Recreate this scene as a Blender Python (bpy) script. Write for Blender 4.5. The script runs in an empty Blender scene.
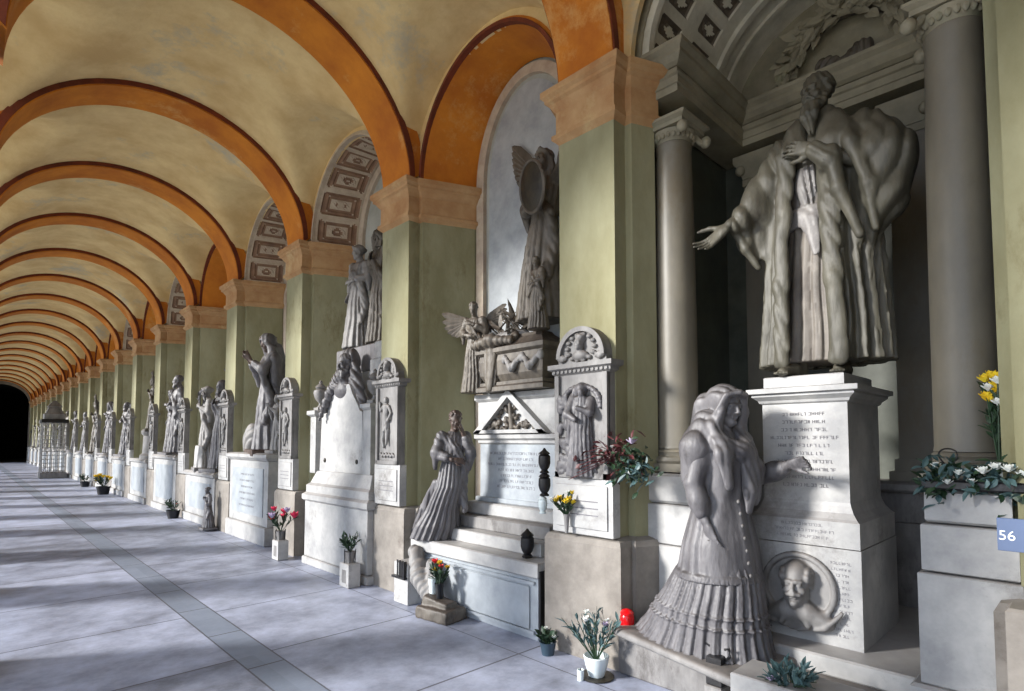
import bpy, bmesh, math, random, time
import numpy as np
import openvdb as vdb
from mathutils import Vector, Matrix, Euler
random.seed(7); T0 = time.time()
sc = bpy.context.scene
COL = sc.collection
PI = math.pi
R = math.radians
sin, cos = math.sin, math.cos
V = Vector

# ------------------------------------------------------------------ materials
def lin(c):
    return tuple(((v/255)/12.92 if v/255 <= .04045 else ((v/255+.055)/1.055)**2.4) for v in c) + (1,)

def mat(name, c1, c2=None, c3=None, scale=3.0, rough=.7, bump=.15, bscale=25, dust=None, dustk=.6, metal=0, coat=0, stretch=(1, 1, 1)):
    m = bpy.data.materials.new(name); m.use_nodes = True
    nt = m.node_tree; N = nt.nodes; L = nt.links
    b = N['Principled BSDF']; b.inputs['Roughness'].default_value = rough; b.inputs['Metallic'].default_value = metal
    tc = N.new('ShaderNodeTexCoord'); mp = N.new('ShaderNodeMapping'); mp.inputs['Scale'].default_value = stretch
    ge = N.new('ShaderNodeNewGeometry')
    L.new(ge.outputs['Position'], mp.inputs['Vector'])
    c2 = c2 or tuple(max(0, v*.82) for v in c1)
    n1 = N.new('ShaderNodeTexNoise'); n1.inputs['Scale'].default_value = scale; n1.inputs['Detail'].default_value = 8; n1.inputs['Roughness'].default_value = .65
    L.new(mp.outputs[0], n1.inputs['Vector'])
    cr = N.new('ShaderNodeValToRGB'); cr.color_ramp.elements[0].position = .36; cr.color_ramp.elements[1].position = .64
    cr.color_ramp.elements[0].color = lin(c2); cr.color_ramp.elements[1].color = lin(c1)
    L.new(n1.outputs['Fac'], cr.inputs['Fac'])
    out = cr.outputs['Color']
    if c3:
        n3 = N.new('ShaderNodeTexNoise'); n3.inputs['Scale'].default_value = scale*.45; n3.inputs['Detail'].default_value = 10; n3.inputs['Roughness'].default_value = .75
        ad = N.new('ShaderNodeVectorMath'); ad.inputs[1].default_value = (7, 3, 11); L.new(mp.outputs[0], ad.inputs[0]); L.new(ad.outputs[0], n3.inputs['Vector'])
        r3 = N.new('ShaderNodeValToRGB'); r3.color_ramp.elements[0].position = .56; r3.color_ramp.elements[1].position = .68
        L.new(n3.outputs['Fac'], r3.inputs['Fac'])
        mx = N.new('ShaderNodeMix'); mx.data_type = 'RGBA'; L.new(r3.outputs['Color'], mx.inputs['Factor'])
        L.new(out, mx.inputs['A']); mx.inputs['B'].default_value = lin(c3); out = mx.outputs['Result']
    if dust:
        sp = N.new('ShaderNodeSeparateXYZ'); L.new(ge.outputs['Normal'], sp.inputs[0])
        mr = N.new('ShaderNodeMapRange'); mr.inputs['From Min'].default_value = .15; mr.inputs['From Max'].default_value = .9; mr.inputs['To Max'].default_value = dustk
        L.new(sp.outputs['Z'], mr.inputs['Value'])
        mx = N.new('ShaderNodeMix'); mx.data_type = 'RGBA'; L.new(mr.outputs[0], mx.inputs['Factor'])
        L.new(out, mx.inputs['A']); mx.inputs['B'].default_value = lin(dust); out = mx.outputs['Result']
    L.new(out, b.inputs['Base Color'])
    if bump:
        n2 = N.new('ShaderNodeTexNoise'); n2.inputs['Scale'].default_value = bscale; n2.inputs['Detail'].default_value = 6
        L.new(mp.outputs[0], n2.inputs['Vector'])
        bp = N.new('ShaderNodeBump'); bp.inputs['Strength'].default_value = bump; bp.inputs['Distance'].default_value = .02
        L.new(n2.outputs['Fac'], bp.inputs['Height']); L.new(bp.outputs[0], b.inputs['Normal'])
    return m

# ------------------------------------------------------------------ mesh builder
class MB:
    def __init__(s): s.v = []; s.f = []; s.m = []
    def add(s, v, f, mi=0):
        o = len(s.v); s.v += [tuple(p) for p in v]
        for q in f: s.f.append([i+o for i in q]); s.m.append(mi)
        return s
    def box(s, a, b, mi=0, bev=0):
        x0, y0, z0 = a; x1, y1, z1 = b
        if x0 > x1: x0, x1 = x1, x0
        if y0 > y1: y0, y1 = y1, y0
        if z0 > z1: z0, z1 = z1, z0
        if bev:
            return s.prof([(x0, y0), (x1, y0), (x1, y1), (x0, y1)], [(-bev, z0), (0, z0+bev), (0, z1-bev), (-bev, z1)], mi)
        v = [(x, y, z) for z in (z0, z1) for x, y in ((x0, y0), (x1, y0), (x1, y1), (x0, y1))]
        return s.add(v, [(3, 2, 1, 0), (4, 5, 6, 7), (0, 1, 5, 4), (1, 2, 6, 5), (2, 3, 7, 6), (3, 0, 4, 7)], mi)
    def prof(s, poly, prof, mi=0, smooth=False):
        """sweep a profile of (outset, z) up a CCW outline"""
        n = len(poly); v = []
        nr = []
        for i in range(n):
            p0, p1, p2 = V(poly[i-1]), V(poly[i]), V(poly[(i+1) % n])
            a = (p1-p0).normalized(); b = (p2-p1).normalized()
            na = V((a.y, -a.x)); nb = V((b.y, -b.x)); m = na+nb
            nr.append(m/max(.2, (1+na.dot(nb))))
        for o, z in prof:
            for i in range(n): v.append((poly[i][0]+nr[i].x*o, poly[i][1]+nr[i].y*o, z))
        f = []
        for k in range(len(prof)-1):
            for i in range(n):
                j = (i+1) % n; f.append((k*n+i, k*n+j, (k+1)*n+j, (k+1)*n+i))
        f.append(tuple(reversed(range(n)))); f.append(tuple(range((len(prof)-1)*n, len(prof)*n)))
        return s.add(v, f, mi)
    def extr(s, pts, axis, a, b, mi=0):
        """extrude a 2D outline between a and b along the axis ('x': pts are (y,z); 'y': pts are (x,z))"""
        n = len(pts)
        g = (lambda p, t: (t, p[0], p[1])) if axis == 'x' else (lambda p, t: (p[0], t, p[1]))
        v = [g(p, a) for p in pts]+[g(p, b) for p in pts]
        f = [(i, (i+1) % n, n+(i+1) % n, n+i) for i in range(n)]
        f += [tuple(reversed(range(n))), tuple(range(n, 2*n))]
        return s.add(v, f, mi)
    def lathe(s, c, prof, n=24, mi=0, sx=1, sy=1):
        cx, cy, cz = c; v = []; f = []
        for r, z in prof:
            for i in range(n): a = 2*PI*i/n; v.append((cx+r*cos(a)*sx, cy+r*sin(a)*sy, cz+z))
        for k in range(len(prof)-1):
            for i in range(n):
                j = (i+1) % n; f.append((k*n+i, k*n+j, (k+1)*n+j, (k+1)*n+i))
        f.append(tuple(reversed(range(n)))); f.append(tuple(range((len(prof)-1)*n, len(prof)*n)))
        return s.add(v, f, mi)
    def tube(s, pts, rad, n=8, mi=0):
        pts = [V(p) for p in pts]; k = len(pts)
        if not hasattr(rad, '__len__'): rad = [rad]*k
        v = []; f = []; up = V((.13, .21, .97))
        for i, p in enumerate(pts):
            t = (pts[min(i+1, k-1)]-pts[max(i-1, 0)]).normalized()
            a = t.cross(up)
            if a.length < .05: a = t.cross(V((1, 0, 0)))
            a.normalize(); b = t.cross(a)
            for j in range(n):
                w = 2*PI*j/n; v.append(p+(a*cos(w)+b*sin(w))*rad[i])
        for i in range(k-1):
            for j in range(n):
                q = (j+1) % n; f.append((i*n+j, i*n+q, (i+1)*n+q, (i+1)*n+j))
        f.append(tuple(reversed(range(n)))); f.append(tuple(range((k-1)*n, k*n)))
        return s.add(v, f, mi)
    def ball(s, c, r, n=10, m=7, mi=0):
        if not hasattr(r, '__len__'): r = (r, r, r)
        v = [(c[0], c[1], c[2]-r[2])]
        for i in range(1, m):
            a = -PI/2+PI*i/m
            for j in range(n):
                b = 2*PI*j/n; v.append((c[0]+r[0]*cos(a)*cos(b), c[1]+r[1]*cos(a)*sin(b), c[2]+r[2]*sin(a)))
        v.append((c[0], c[1], c[2]+r[2])); f = []
        for j in range(n): f.append((0, 1+(j+1) % n, 1+j))
        for i in range(m-2):
            for j in range(n):
                q = (j+1) % n; o = 1+i*n; f.append((o+j, o+q, o+n+q, o+n+j))
        o = 1+(m-2)*n; t = len(v)-1
        for j in range(n): f.append((o+j, o+(j+1) % n, t))
        return s.add(v, f, mi)
    def leaf(s, p, d, l, w, nrm=None, mi=0, curl=.15, blunt=False):
        """a folded leaf with a little thickness"""
        d = V(d).normalized(); nrm = V(nrm) if nrm else V((random.uniform(-1, 1), random.uniform(-1, 1), 1))
        a = d.cross(nrm)
        if a.length < 1e-3: a = d.cross(V((1, 0, 0)))
        a.normalize(); nn = a.cross(d).normalized(); p = V(p); t = w*.08
        ring = []
        for u, ww in (((0, .3), (.3, .8), (.6, 1), (.88, .85), (1, .3)) if blunt else ((0, .08), (.3, .8), (.55, 1), (.8, .6), (1, .04))):
            c = p+d*l*u-nn*curl*l*u*u
            ring.append([c-a*w*.5*ww+nn*w*.18*ww, c-nn*t, c+a*w*.5*ww+nn*w*.18*ww, c+nn*t])
        v = [q for r_ in ring for q in r_]; f = []
        for i in range(4):
            for j in range(4): k = (j+1) % 4; f.append((i*4+j, i*4+k, i*4+4+k, i*4+4+j))
        return s.add(v, f, mi)
    def build(s, name, mats, parent=None, smooth=False, mtx=None):
        me = bpy.data.meshes.new(name)
        me.from_pydata(s.v, [], s.f)
        if not isinstance(mats, (list, tuple)): mats = [mats]
        for m in mats: me.materials.append(m)
        if len(mats) > 1: me.polygons.foreach_set('material_index', s.m)
        bm = bmesh.new(); bm.from_mesh(me); bmesh.ops.recalc_face_normals(bm, faces=bm.faces); bm.to_mesh(me); bm.free()
        if smooth:
            me.polygons.foreach_set('use_smooth', [True]*len(me.polygons))
            try: me.set_sharp_from_angle(angle=R(40))
            except Exception: pass
        o = bpy.data.objects.new(name, me); COL.objects.link(o)
        if parent: o.parent = parent
        return o

def tag(o, label=None, cat=None, group=None, kind=None):
    if label: o['label'] = label
    if cat: o['category'] = cat
    if group: o['group'] = group
    if kind: o['kind'] = kind
    return o
def empty(name, label, cat, loc=(0, 0, 0), rz=0, group=None, sc_=1):
    o = bpy.data.objects.new(name, None); COL.objects.link(o)
    o.location = loc; o.rotation_euler = (0, 0, rz); o.scale = (sc_,)*3; o.empty_display_size = .1
    return tag(o, label, cat, group)
def kids(o): return [c for c in bpy.data.objects if c.parent == o]
def dup(root, loc, rz=None, label=None, group=None, sc_=None):
    def cp(o, par):
        c = o.copy(); COL.objects.link(c); c.parent = par
        for k in KD.get(o.name, kids(o)): cp(k, c)
        return c
    KD = {}
    r = root.copy(); COL.objects.link(r); r.location = loc
    if rz is not None: r.rotation_euler = (0, 0, rz)
    if sc_ is not None: r.scale = (sc_,)*3
    if label: r['label'] = label
    if group: r['group'] = group
    for k in kids(root): cp(k, r)
    return r

# ------------------------------------------------------------------ carving by signed distance fields
class Sdf:
    def __init__(s, lo, hi, v=.01):
        s.v = v; lo = np.array(lo, float)-3*v; hi = np.array(hi, float)+3*v
        n = np.ceil((hi-lo)/v).astype(int)+1
        s.lo = lo; s.ax = [(lo[i]+v*np.arange(n[i])).astype(np.float32) for i in range(3)]
        s.F = np.full(tuple(n), 1.0, np.float32); s.M = Matrix.Identity(4); s.k = 1.0; s.st = []
    def push(s, loc=(0, 0, 0), rot=(0, 0, 0), scale=1.0, mtx=None):
        s.st.append((s.M.copy(), s.k))
        m = mtx if mtx is not None else Matrix.Translation(loc) @ Euler([R(a) for a in rot], 'XYZ').to_matrix().to_4x4()
        s.M = s.M @ m @ Matrix.Scale(scale, 4); s.k *= scale
        return s
    def pop(s): s.M, s.k = s.st.pop(); return s
    def _blk(s, pts, r):
        p = np.array([list(s.M @ V(q)) for q in pts]); lo = p.min(0)-r*s.k; hi = p.max(0)+r*s.k
        sl = []; ax = []
        for i in range(3):
            a = max(0, int((lo[i]-s.lo[i])/s.v)); b = min(s.F.shape[i], int((hi[i]-s.lo[i])/s.v)+2)
            if b <= a: return None
            sl.append(slice(a, b)); ax.append(s.ax[i][a:b])
        return tuple(sl), ax[0][:, None, None], ax[1][None, :, None], ax[2][None, None, :]
    def _loc(s, X, Y, Z):
        m = s.M.inverted()
        return [m[i][0]*X+m[i][1]*Y+m[i][2]*Z+m[i][3] for i in range(3)]
    def _mix(s, sl, d, k, cut=False):
        A = s.F[sl]; d = (d*s.k).astype(np.float32); k = k*s.k
        if cut:
            d = -d
            if k: h = np.clip(k-np.abs(A-d), 0, None)/k; s.F[sl] = np.maximum(A, d)+h*h*k*.25
            else: s.F[sl] = np.maximum(A, d)
        else:
            if k: h = np.clip(k-np.abs(A-d), 0, None)/k; s.F[sl] = np.minimum(A, d)-h*h*k*.25
            else: s.F[sl] = np.minimum(A, d)
        return s
    def cap(s, a, b, ra, rb=None, k=.02, cut=False, flat=None, fold=None):
        rb = ra if rb is None else rb
        q = s._blk([a, b], max(ra, rb)+k+4*s.v/s.k+(fold[1] if fold else 0))
        if q is None: return s
        sl, X, Y, Z = q; X, Y, Z = s._loc(X, Y, Z)
        b_ = [b[i]-a[i] for i in range(3)]; P = [X-a[0], Y-a[1], Z-a[2]]; fk = 1
        if flat:
            nv, fk = V(flat[0]).normalized(), flat[1]; t = P[0]*nv[0]+P[1]*nv[1]+P[2]*nv[2]
            P = [P[i]+(fk-1)*t*nv[i] for i in range(3)]
            tb = sum(b_[i]*nv[i] for i in range(3)); b_ = [b_[i]+(fk-1)*tb*nv[i] for i in range(3)]
        bb = sum(c*c for c in b_)+1e-9
        h = np.clip((P[0]*b_[0]+P[1]*b_[1]+P[2]*b_[2])/bb, 0, 1)
        d = np.sqrt((P[0]-h*b_[0])**2+(P[1]-h*b_[1])**2+(P[2]-h*b_[2])**2)-(ra+(rb-ra)*h)
        if fold:
            fr, am, dr = fold; dr = V(dr).normalized()
            t = X*dr[0]+Y*dr[1]+Z*dr[2]
            d = d-am*(np.abs(np.sin(fr*t+1.7*np.sin(9*X+5*Z)+1.1*np.sin(11*Y+3*Z)))-.6)
        if flat: d = d/ (1+(fk-1)*.6)
        return s._mix(sl, d, k, cut)
    def tube(s, pts, rad, k=.02, **kw):
        for i in range(len(pts)-1): s.cap(pts[i], pts[i+1], rad[i], rad[i+1], k, **kw)
        return s
    def ell(s, c, r, rot=(0, 0, 0), k=.02, cut=False, fold=None):
        s.push(c, rot)
        q = s._blk([(sx*r[0], sy*r[1], sz*r[2]) for sx in (-1, 1) for sy in (-1, 1) for sz in (-1, 1)], k+4*s.v/s.k)
        if q is None: s.pop(); return s
        sl, X, Y, Z = q; X, Y, Z = s._loc(X, Y, Z)
        k0 = np.sqrt((X/r[0])**2+(Y/r[1])**2+(Z/r[2])**2)+1e-6
        k1 = np.sqrt((X/r[0]**2)**2+(Y/r[1]**2)**2+(Z/r[2]**2)**2)+1e-6
        d = k0*(k0-1)/k1
        if fold:
            fr, am, dr = fold; dr = V(dr).normalized(); t = X*dr[0]+Y*dr[1]+Z*dr[2]
            d = d-am*(np.abs(np.sin(fr*t+1.5*np.sin(8*X+6*Z)+Y*7))-.6)
        s._mix(sl, d, k, cut); s.pop(); return s
    def box(s, c, h, rot=(0, 0, 0), rd=.005, k=.01, cut=False):
        s.push(c, rot)
        q = s._blk([(sx*h[0], sy*h[1], sz*h[2]) for sx in (-1, 1) for sy in (-1, 1) for sz in (-1, 1)], k+4*s.v/s.k)
        if q is None: s.pop(); return s
        sl, X, Y, Z = q; X, Y, Z = s._loc(X, Y, Z)
        a = [np.abs(X)-h[0]+rd, np.abs(Y)-h[1]+rd, np.abs(Z)-h[2]+rd]
        d = np.sqrt(sum(np.clip(t, 0, None)**2 for t in a))+np.minimum(np.maximum(np.maximum(a[0], a[1]), a[2]), 0)-rd
        s._mix(sl, d, k, cut); s.pop(); return s
    def loft(s, rows, k=.02, n=14, a0=.0, a1=.0, ph=0, tw=0, cut=False, front=None, seed=1.0, hollow=None):
        """rows of (z, cx, cy, rx, ry), rising z; folds: n ridges, depth a0 at the foot to a1 at the top"""
        rows = sorted(rows); z0, z1 = rows[0][0], rows[-1][0]
        mr = max(max(r_[3], r_[4]) for r_ in rows)*1.2
        pts = [(r_[1]+sx*mr, r_[2]+sy*mr, r_[0]) for r_ in rows for sx in (-1, 1) for sy in (-1, 1)]
        q = s._blk(pts, k+4*s.v/s.k)
        if q is None: return s
        sl, X, Y, Z = q; X, Y, Z = s._loc(X, Y, Z)
        zz = [r_[0] for r_ in rows]
        def smooth(col):
            return np.interp(Z, zz, [r_[col] for r_ in rows])
        cx, cy, rx, ry = smooth(1), smooth(2), smooth(3), smooth(4)
        x = X-cx; y = Y-cy
        th = np.arctan2(y/ry, x/rx); rho = np.sqrt((x/rx)**2+(y/ry)**2)
        u = (Z-z0)/(z1-z0); u = np.clip(u, 0, 1); am = a0+(a1-a0)*u
        t = n*th*.5+ph+tw*u+1.2*np.sin(2*th+seed)+.5*np.sin(3*th+seed*2.3+2*u)+.25*np.sin(9*Z+seed)
        mn = np.minimum(rx, ry)
        d = (rho-1)*mn - am*(np.abs(np.sin(t))-.62) - .35*am*(np.abs(np.sin(2.3*t+1+seed))-.6)
        d = d*.85
        if hollow: d = np.maximum(d, -(d+hollow))
        d = np.maximum(d, np.maximum(z0-Z, Z-z1)+.0)
        if front: d = np.maximum(d, -front(X, Y, Z))
        return s._mix(sl, d, k, cut)
    def rough(s, am=.003, f=22, seed=0):
        X, Y, Z = s.ax[0][:, None, None], s.ax[1][None, :, None], s.ax[2][None, None, :]
        s.F += (am*np.sin(f*X+3*np.sin(f*.4*Z+seed)+seed)*np.sin(f*.8*Y+2*np.sin(f*.5*X))*np.cos(f*.6*Z+seed)).astype(np.float32)
        return s
    def mesh(s, name, m, parent=None, adapt=.02):
        b = 3*s.v
        A = np.clip(s.F, -b, b); A[0] = A[-1] = b; A[:, 0] = A[:, -1] = b; A[:, :, 0] = A[:, :, -1] = b
        g = vdb.FloatGrid(b); g.copyFromArray(A.astype(np.float64), tolerance=1e-6)
        P, Tr, Q = g.convertToPolygons(isovalue=0.0, adaptivity=adapt)
        P = np.asarray(P, float)*s.v+s.lo
        me = bpy.data.meshes.new(name)
        nt, nq = len(Tr), len(Q)
        me.vertices.add(len(P)); me.vertices.foreach_set('co', P.astype(np.float32).ravel())
        idx = np.concatenate([np.asarray(Tr)[:, ::-1].ravel(), np.asarray(Q)[:, ::-1].ravel()]).astype(np.int32)
        me.loops.add(len(idx)); me.loops.foreach_set('vertex_index', idx)
        st = np.concatenate([np.arange(nt)*3, nt*3+np.arange(nq)*4]).astype(np.int32)
        me.polygons.add(nt+nq); me.polygons.foreach_set('loop_start', st)
        me.update(calc_edges=True); me.validate()
        me.polygons.foreach_set('use_smooth', [True]*len(me.polygons))
        me.materials.append(m)
        o = bpy.data.objects.new(name, me); COL.objects.link(o)
        if parent: o.parent = parent
        return o

def basis(x, z):
    """matrix whose local x runs along x and local z near z"""
    x = V(x).normalized(); z = V(z); z = (z-x*z.dot(x)).normalized(); y = z.cross(x)
    return Matrix(((x[0], y[0], z[0], 0), (x[1], y[1], z[1], 0), (x[2], y[2], z[2], 0), (0, 0, 0, 1)))

def head(S, c, rot=(0, 0, 0), s=1.0, hair='short', beard=0, neck=True):
    """head about .24 tall facing local -Y, c at its middle"""
    S.push(c, rot, s)
    S.ell((0, .015, .035), (.072, .09, .083), k=.02)
    S.ell((0, -.025, -.025), (.056, .064, .082), k=.025)
    for e in (-1, 1): S.cap((e*.042, -.01, -.06), (0, -.06, -.098), .022, .02, .025)
    for e in (-1, 1):
        S.ell((e*.029, -.093, .004), (.019, .017, .0125), (0, e*-8, 0), k=.008, cut=True)
        S.ell((e*.028, -.0745, .002), (.0125, .0125, .0085), k=.0015)
        S.cap((e*.016, -.0845, .0125), (e*.040, -.078, .011), .0045, .0035, .003)
        S.cap((e*.014, -.086, .024), (e*.046, -.074, .023), .0065, .004, .012)
        S.ell((e*.037, -.068, -.03), (.019, .014, .017), k=.02)
        S.ell((e*.07, .008, -.006), (.009, .017, .029), (0, 0, e*-20), k=.006)
    S.cap((0, -.086, .018), (0, -.108, -.022), .007, .0105, .009)
    for e in (-1, 1): S.ell((e*.0095, -.1, -.027), (.008, .01, .0075), k=.004)
    S.cap((-.016, -.086, -.050), (.016, -.086, -.050), .0065, None, .004)
    S.cap((-.013, -.085, -.0615), (.013, -.085, -.0615), .0075, None, .004)
    S.cap((-.018, -.094, -.056), (.018, -.094, -.056), .003, None, .003, cut=True)
    S.ell((0, -.08, -.092), (.019, .016, .015), k=.012)
    if neck: S.cap((0, .015, -.06), (0, .03, -.17), .045, .055, .03)
    def cap_hair(t, fr, am):
        S.ell((0, .03, .045), (.078+t, .088+t, .078+t), k=.004, fold=(fr, am, (1, .25, .5)))
        for e in (-1, 1): S.cap((e*.066, -.012, .04), (e*.072, .01, .0), .016+t*.5, .016, .006, fold=(fr, am, (0, .4, 1)))
    if hair == 'short': cap_hair(.008, 90, .009)
    if hair in ('bun', 'long'):
        cap_hair(.012, 70, .010)
        S.tube([(-.07, -.04, .055), (0, -.07, .095), (.07, -.04, .055)], [.016, .02, .016], .008, fold=(90, .008, (1, 0, .4)))
    if hair == 'bun': S.ell((0, .115, .04), (.045, .045, .045), k=.01, fold=(80, .008, (0, .3, 1)))
    if hair == 'curls':
        rr = random.Random(3); S.ell((0, .03, .045), (.08, .088, .08), k=.006)
        for i in range(64):
            a = rr.uniform(0, 2*PI); b = rr.uniform(-.35, 1.5)
            p = V((cos(a)*cos(b)*.082, .022+sin(a)*cos(b)*.09, .045+sin(b)*.084))
            if p.y < -.035 and p.z < .085: continue
            S.ell(p, (.019, .019, .019), k=.003)
    if hair == 'long':
        for e in (-1, 1): S.tube([(e*.07, .01, .02), (e*.085, .03, -.08), (e*.09, .0, -.2)], [.03, .035, .02], .015, fold=(90, .01, (1, 1, 0)))
    if beard:
        for q, (x, l, w) in enumerate(((-.03, .75, .022), (-.012, .95, .024), (.01, 1, .024), (.03, .7, .022), (0, .6, .03))):
            S.tube([(x*1.1, -.07, -.085), (x*1.25, -.092, -.09-beard*.5*l), (x*.7, -.08, -.095-beard*l)], [w, w, .006], .007, fold=(70, .006, (1, .2, .15)))
        for e in (-1, 1):
            S.cap((e*.006, -.1, -.042), (e*.036, -.085, -.062), .0095, .006, .004)
            S.tube([(e*.06, -.01, -.03), (e*.052, -.035, -.075), (e*.03, -.065, -.105)], [.016, .022, .025], .012, fold=(80, .006, (.3, .4, 1)))
    S.pop(); return S

def hand(S, c, x, z, side=1, curl=15, s=1.0, spread=6, thumb=1.0):
    """fingers along x, back of the hand towards z, thumb on side*local y"""
    S.push(mtx=Matrix.Translation(c) @ basis(x, z), scale=s)
    S.cap((-.03, 0, 0), (.02, 0, 0), .026, .03, .02, flat=((0, 0, 1), 1.3))
    for i in range(4):
        y = (.03-.02*i)*side; S.cap((.0, y*.6, 0), (.078, y, 0), .017, .0125, .012)
        l = (.036, .041, .038, .029)[i]; a = R(curl*.5); p = V((.08, y, 0)); dy = R(spread)*(1.5-i)*side
        for q in range(3):
            d = V((cos(a)*cos(dy), sin(dy)*cos(a), -sin(a))); p2 = p+d*l*(1, .75, .62)[q]
            S.cap(p, p2, .0105-.0014*q, .0095-.0014*q, .004); p = p2; a += R(curl)
    S.tube([(.005, .022*side, -.004), (.04, (.022+.028*thumb)*side, -.014), (.07, (.022+.04*thumb)*side, -.02), (.092, (.022+.044*thumb)*side, -.028)], [.016, .013, .0105, .008], .01)
    S.pop(); return S
M = {}
M['vault'] = mat('vault plaster', (224, 202, 152), (200, 172, 122), (176, 172, 156), scale=1.6, rough=.9, bump=.25, bscale=12)
M['orange'] = mat('ochre paint', (204, 128, 34), (172, 98, 24), (204, 158, 96), scale=1.6, rough=.85, bump=.2, bscale=15)
M['rust'] = mat('rust red edge', (120, 52, 24), (86, 38, 20), scale=4, rough=.85)
M['impost'] = mat('peach impost plaster', (184, 150, 108), (160, 118, 78), (190, 166, 122), scale=3, rough=.85)
M['sage'] = mat('sage green plaster', (152, 150, 120), (126, 122, 90), (102, 90, 54), scale=1.7, rough=.85, stretch=(1, 1, .45))
M['stone'] = mat('grey base stone', (142, 136, 128), (114, 108, 101), (96, 87, 79), scale=3.5, rough=.75)
M['marble'] = mat('white marble', (182, 181, 178), (146, 146, 146), (118, 115, 112), scale=3, rough=.5, bump=.08, dust=(120, 112, 108), dustk=.45)
M['slab'] = mat('pale slab marble', (168, 174, 178), (142, 148, 154), scale=4, rough=.4, bump=.05)
M['oldm'] = mat('weathered marble', (138, 136, 134), (102, 100, 99), (78, 74, 72), scale=5, rough=.6, bump=.25, bscale=14, stretch=(1, 1, .5), dust=(92, 84, 78), dustk=.6)
M['grey'] = mat('grey statue marble', (112, 110, 112), (80, 78, 81), (56, 53, 54), scale=7, rough=.5, bump=.45, bscale=16, stretch=(1, 1, .4), dust=(50, 45, 42), dustk=.7)
M['dark'] = mat('dusty dark statue marble', (104, 97, 87), (72, 66, 59), (52, 46, 41), scale=7, rough=.55, bump=.5, bscale=16, stretch=(1, 1, .4), dust=(60, 50, 44), dustk=.8)
M['brown'] = mat('brown dusted statue marble', (98, 82, 74), (68, 56, 50), scale=7, rough=.5, bump=.5, bscale=16, stretch=(1, 1, .4), dust=(58, 46, 42), dustk=.8)
M['giant'] = mat('olive grey statue marble', (94, 91, 79), (64, 62, 53), (60, 55, 46), scale=6, rough=.55, bump=.55, bscale=13, stretch=(1, 1, .35), dust=(64, 58, 48), dustk=.7)
M['giantin'] = mat('pale tunic marble', (118, 112, 104), (92, 86, 80), scale=4, rough=.6, dust=(80, 72, 66), dustk=.6)
M['sash'] = mat('pale sash marble', (140, 137, 134), (112, 108, 106), scale=8, rough=.5)
M['col'] = mat('grey column marble', (122, 116, 102), (98, 94, 84), (104, 94, 74), scale=1.8, rough=.45, bump=.05, stretch=(1, 1, .5))
M['backgreen'] = mat('dark green grey wall marble', (84, 88, 78), (62, 66, 58), scale=2.5, rough=.5, bump=.04)
M['entab'] = mat('tan entablature stone', (154, 148, 128), (124, 119, 102), (132, 138, 112), scale=2.5, rough=.7)
M['coffer'] = mat('coffer plaster', (190, 178, 160), (166, 150, 134), scale=5, rough=.8)
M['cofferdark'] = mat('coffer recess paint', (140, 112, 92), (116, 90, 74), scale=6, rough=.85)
M['nichecoffer'] = mat('grey coffer plaster', (212, 210, 198), (184, 182, 170), scale=4, rough=.8)
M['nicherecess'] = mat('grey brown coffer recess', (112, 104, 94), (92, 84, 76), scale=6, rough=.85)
M['niche'] = mat('pale niche plaster', (170, 172, 166), (146, 148, 142), scale=2, rough=.8)
M['bronze'] = mat('dark bronze', (62, 58, 48), (38, 36, 32), scale=8, rough=.45, metal=.4)
M['black'] = mat('black iron', (26, 26, 30), (14, 14, 16), scale=8, rough=.4)
M['letters'] = mat('faded cut letters', (128, 126, 130), (100, 98, 104), scale=20, rough=.7, bump=0)
M['leafgreen'] = mat('dark green leaves', (44, 70, 44), (26, 44, 30), scale=12, rough=.5, bump=0)
M['leafblue'] = mat('blue green leaves', (84, 112, 112), (54, 78, 80), scale=12, rough=.5, bump=0)
M['leafred'] = mat('dark red leaves', (88, 38, 40), (54, 24, 28), scale=12, rough=.5, bump=0)
M['yellow'] = mat('yellow petals', (240, 214, 50), (214, 170, 20), scale=14, rough=.6, bump=0)
M['red'] = mat('red petals', (214, 26, 38), (160, 14, 30), scale=14, rough=.6, bump=0)
M['pink'] = mat('pink petals', (226, 60, 100), (190, 30, 70), scale=14, rough=.6, bump=0)
M['white'] = mat('white petals', (236, 236, 232), (196, 204, 196), scale=14, rough=.6, bump=0)
M['lilac'] = mat('lilac petals', (190, 176, 200), (150, 134, 166), scale=14, rough=.6, bump=0)
M['redglass'] = mat('red glass', (226, 22, 28), (190, 10, 18), scale=5, rough=.2, bump=0)
M['ceramic'] = mat('white ceramic', (214, 222, 222), (190, 202, 204), scale=3, rough=.25, bump=0)
M['potgreen'] = mat('dark green pot', (58, 78, 92), (44, 60, 72), scale=3, rough=.4, bump=0)
M['sign'] = mat('slate blue sign enamel', (92, 108, 140), (84, 100, 130), scale=3, rough=.4, bump=0)
M['signtext'] = mat('white sign paint', (226, 232, 240), (220, 226, 236), scale=3, rough=.5, bump=0)
M['passagedark'] = mat('painted passage darkness', (10, 10, 12), (6, 6, 8), scale=1, rough=.95, bump=0)  # near-black colour stands in for the darkness inside the passage
M['grass'] = mat('courtyard gravel', (200, 190, 170), (180, 170, 150), scale=3, rough=.95)

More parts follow.
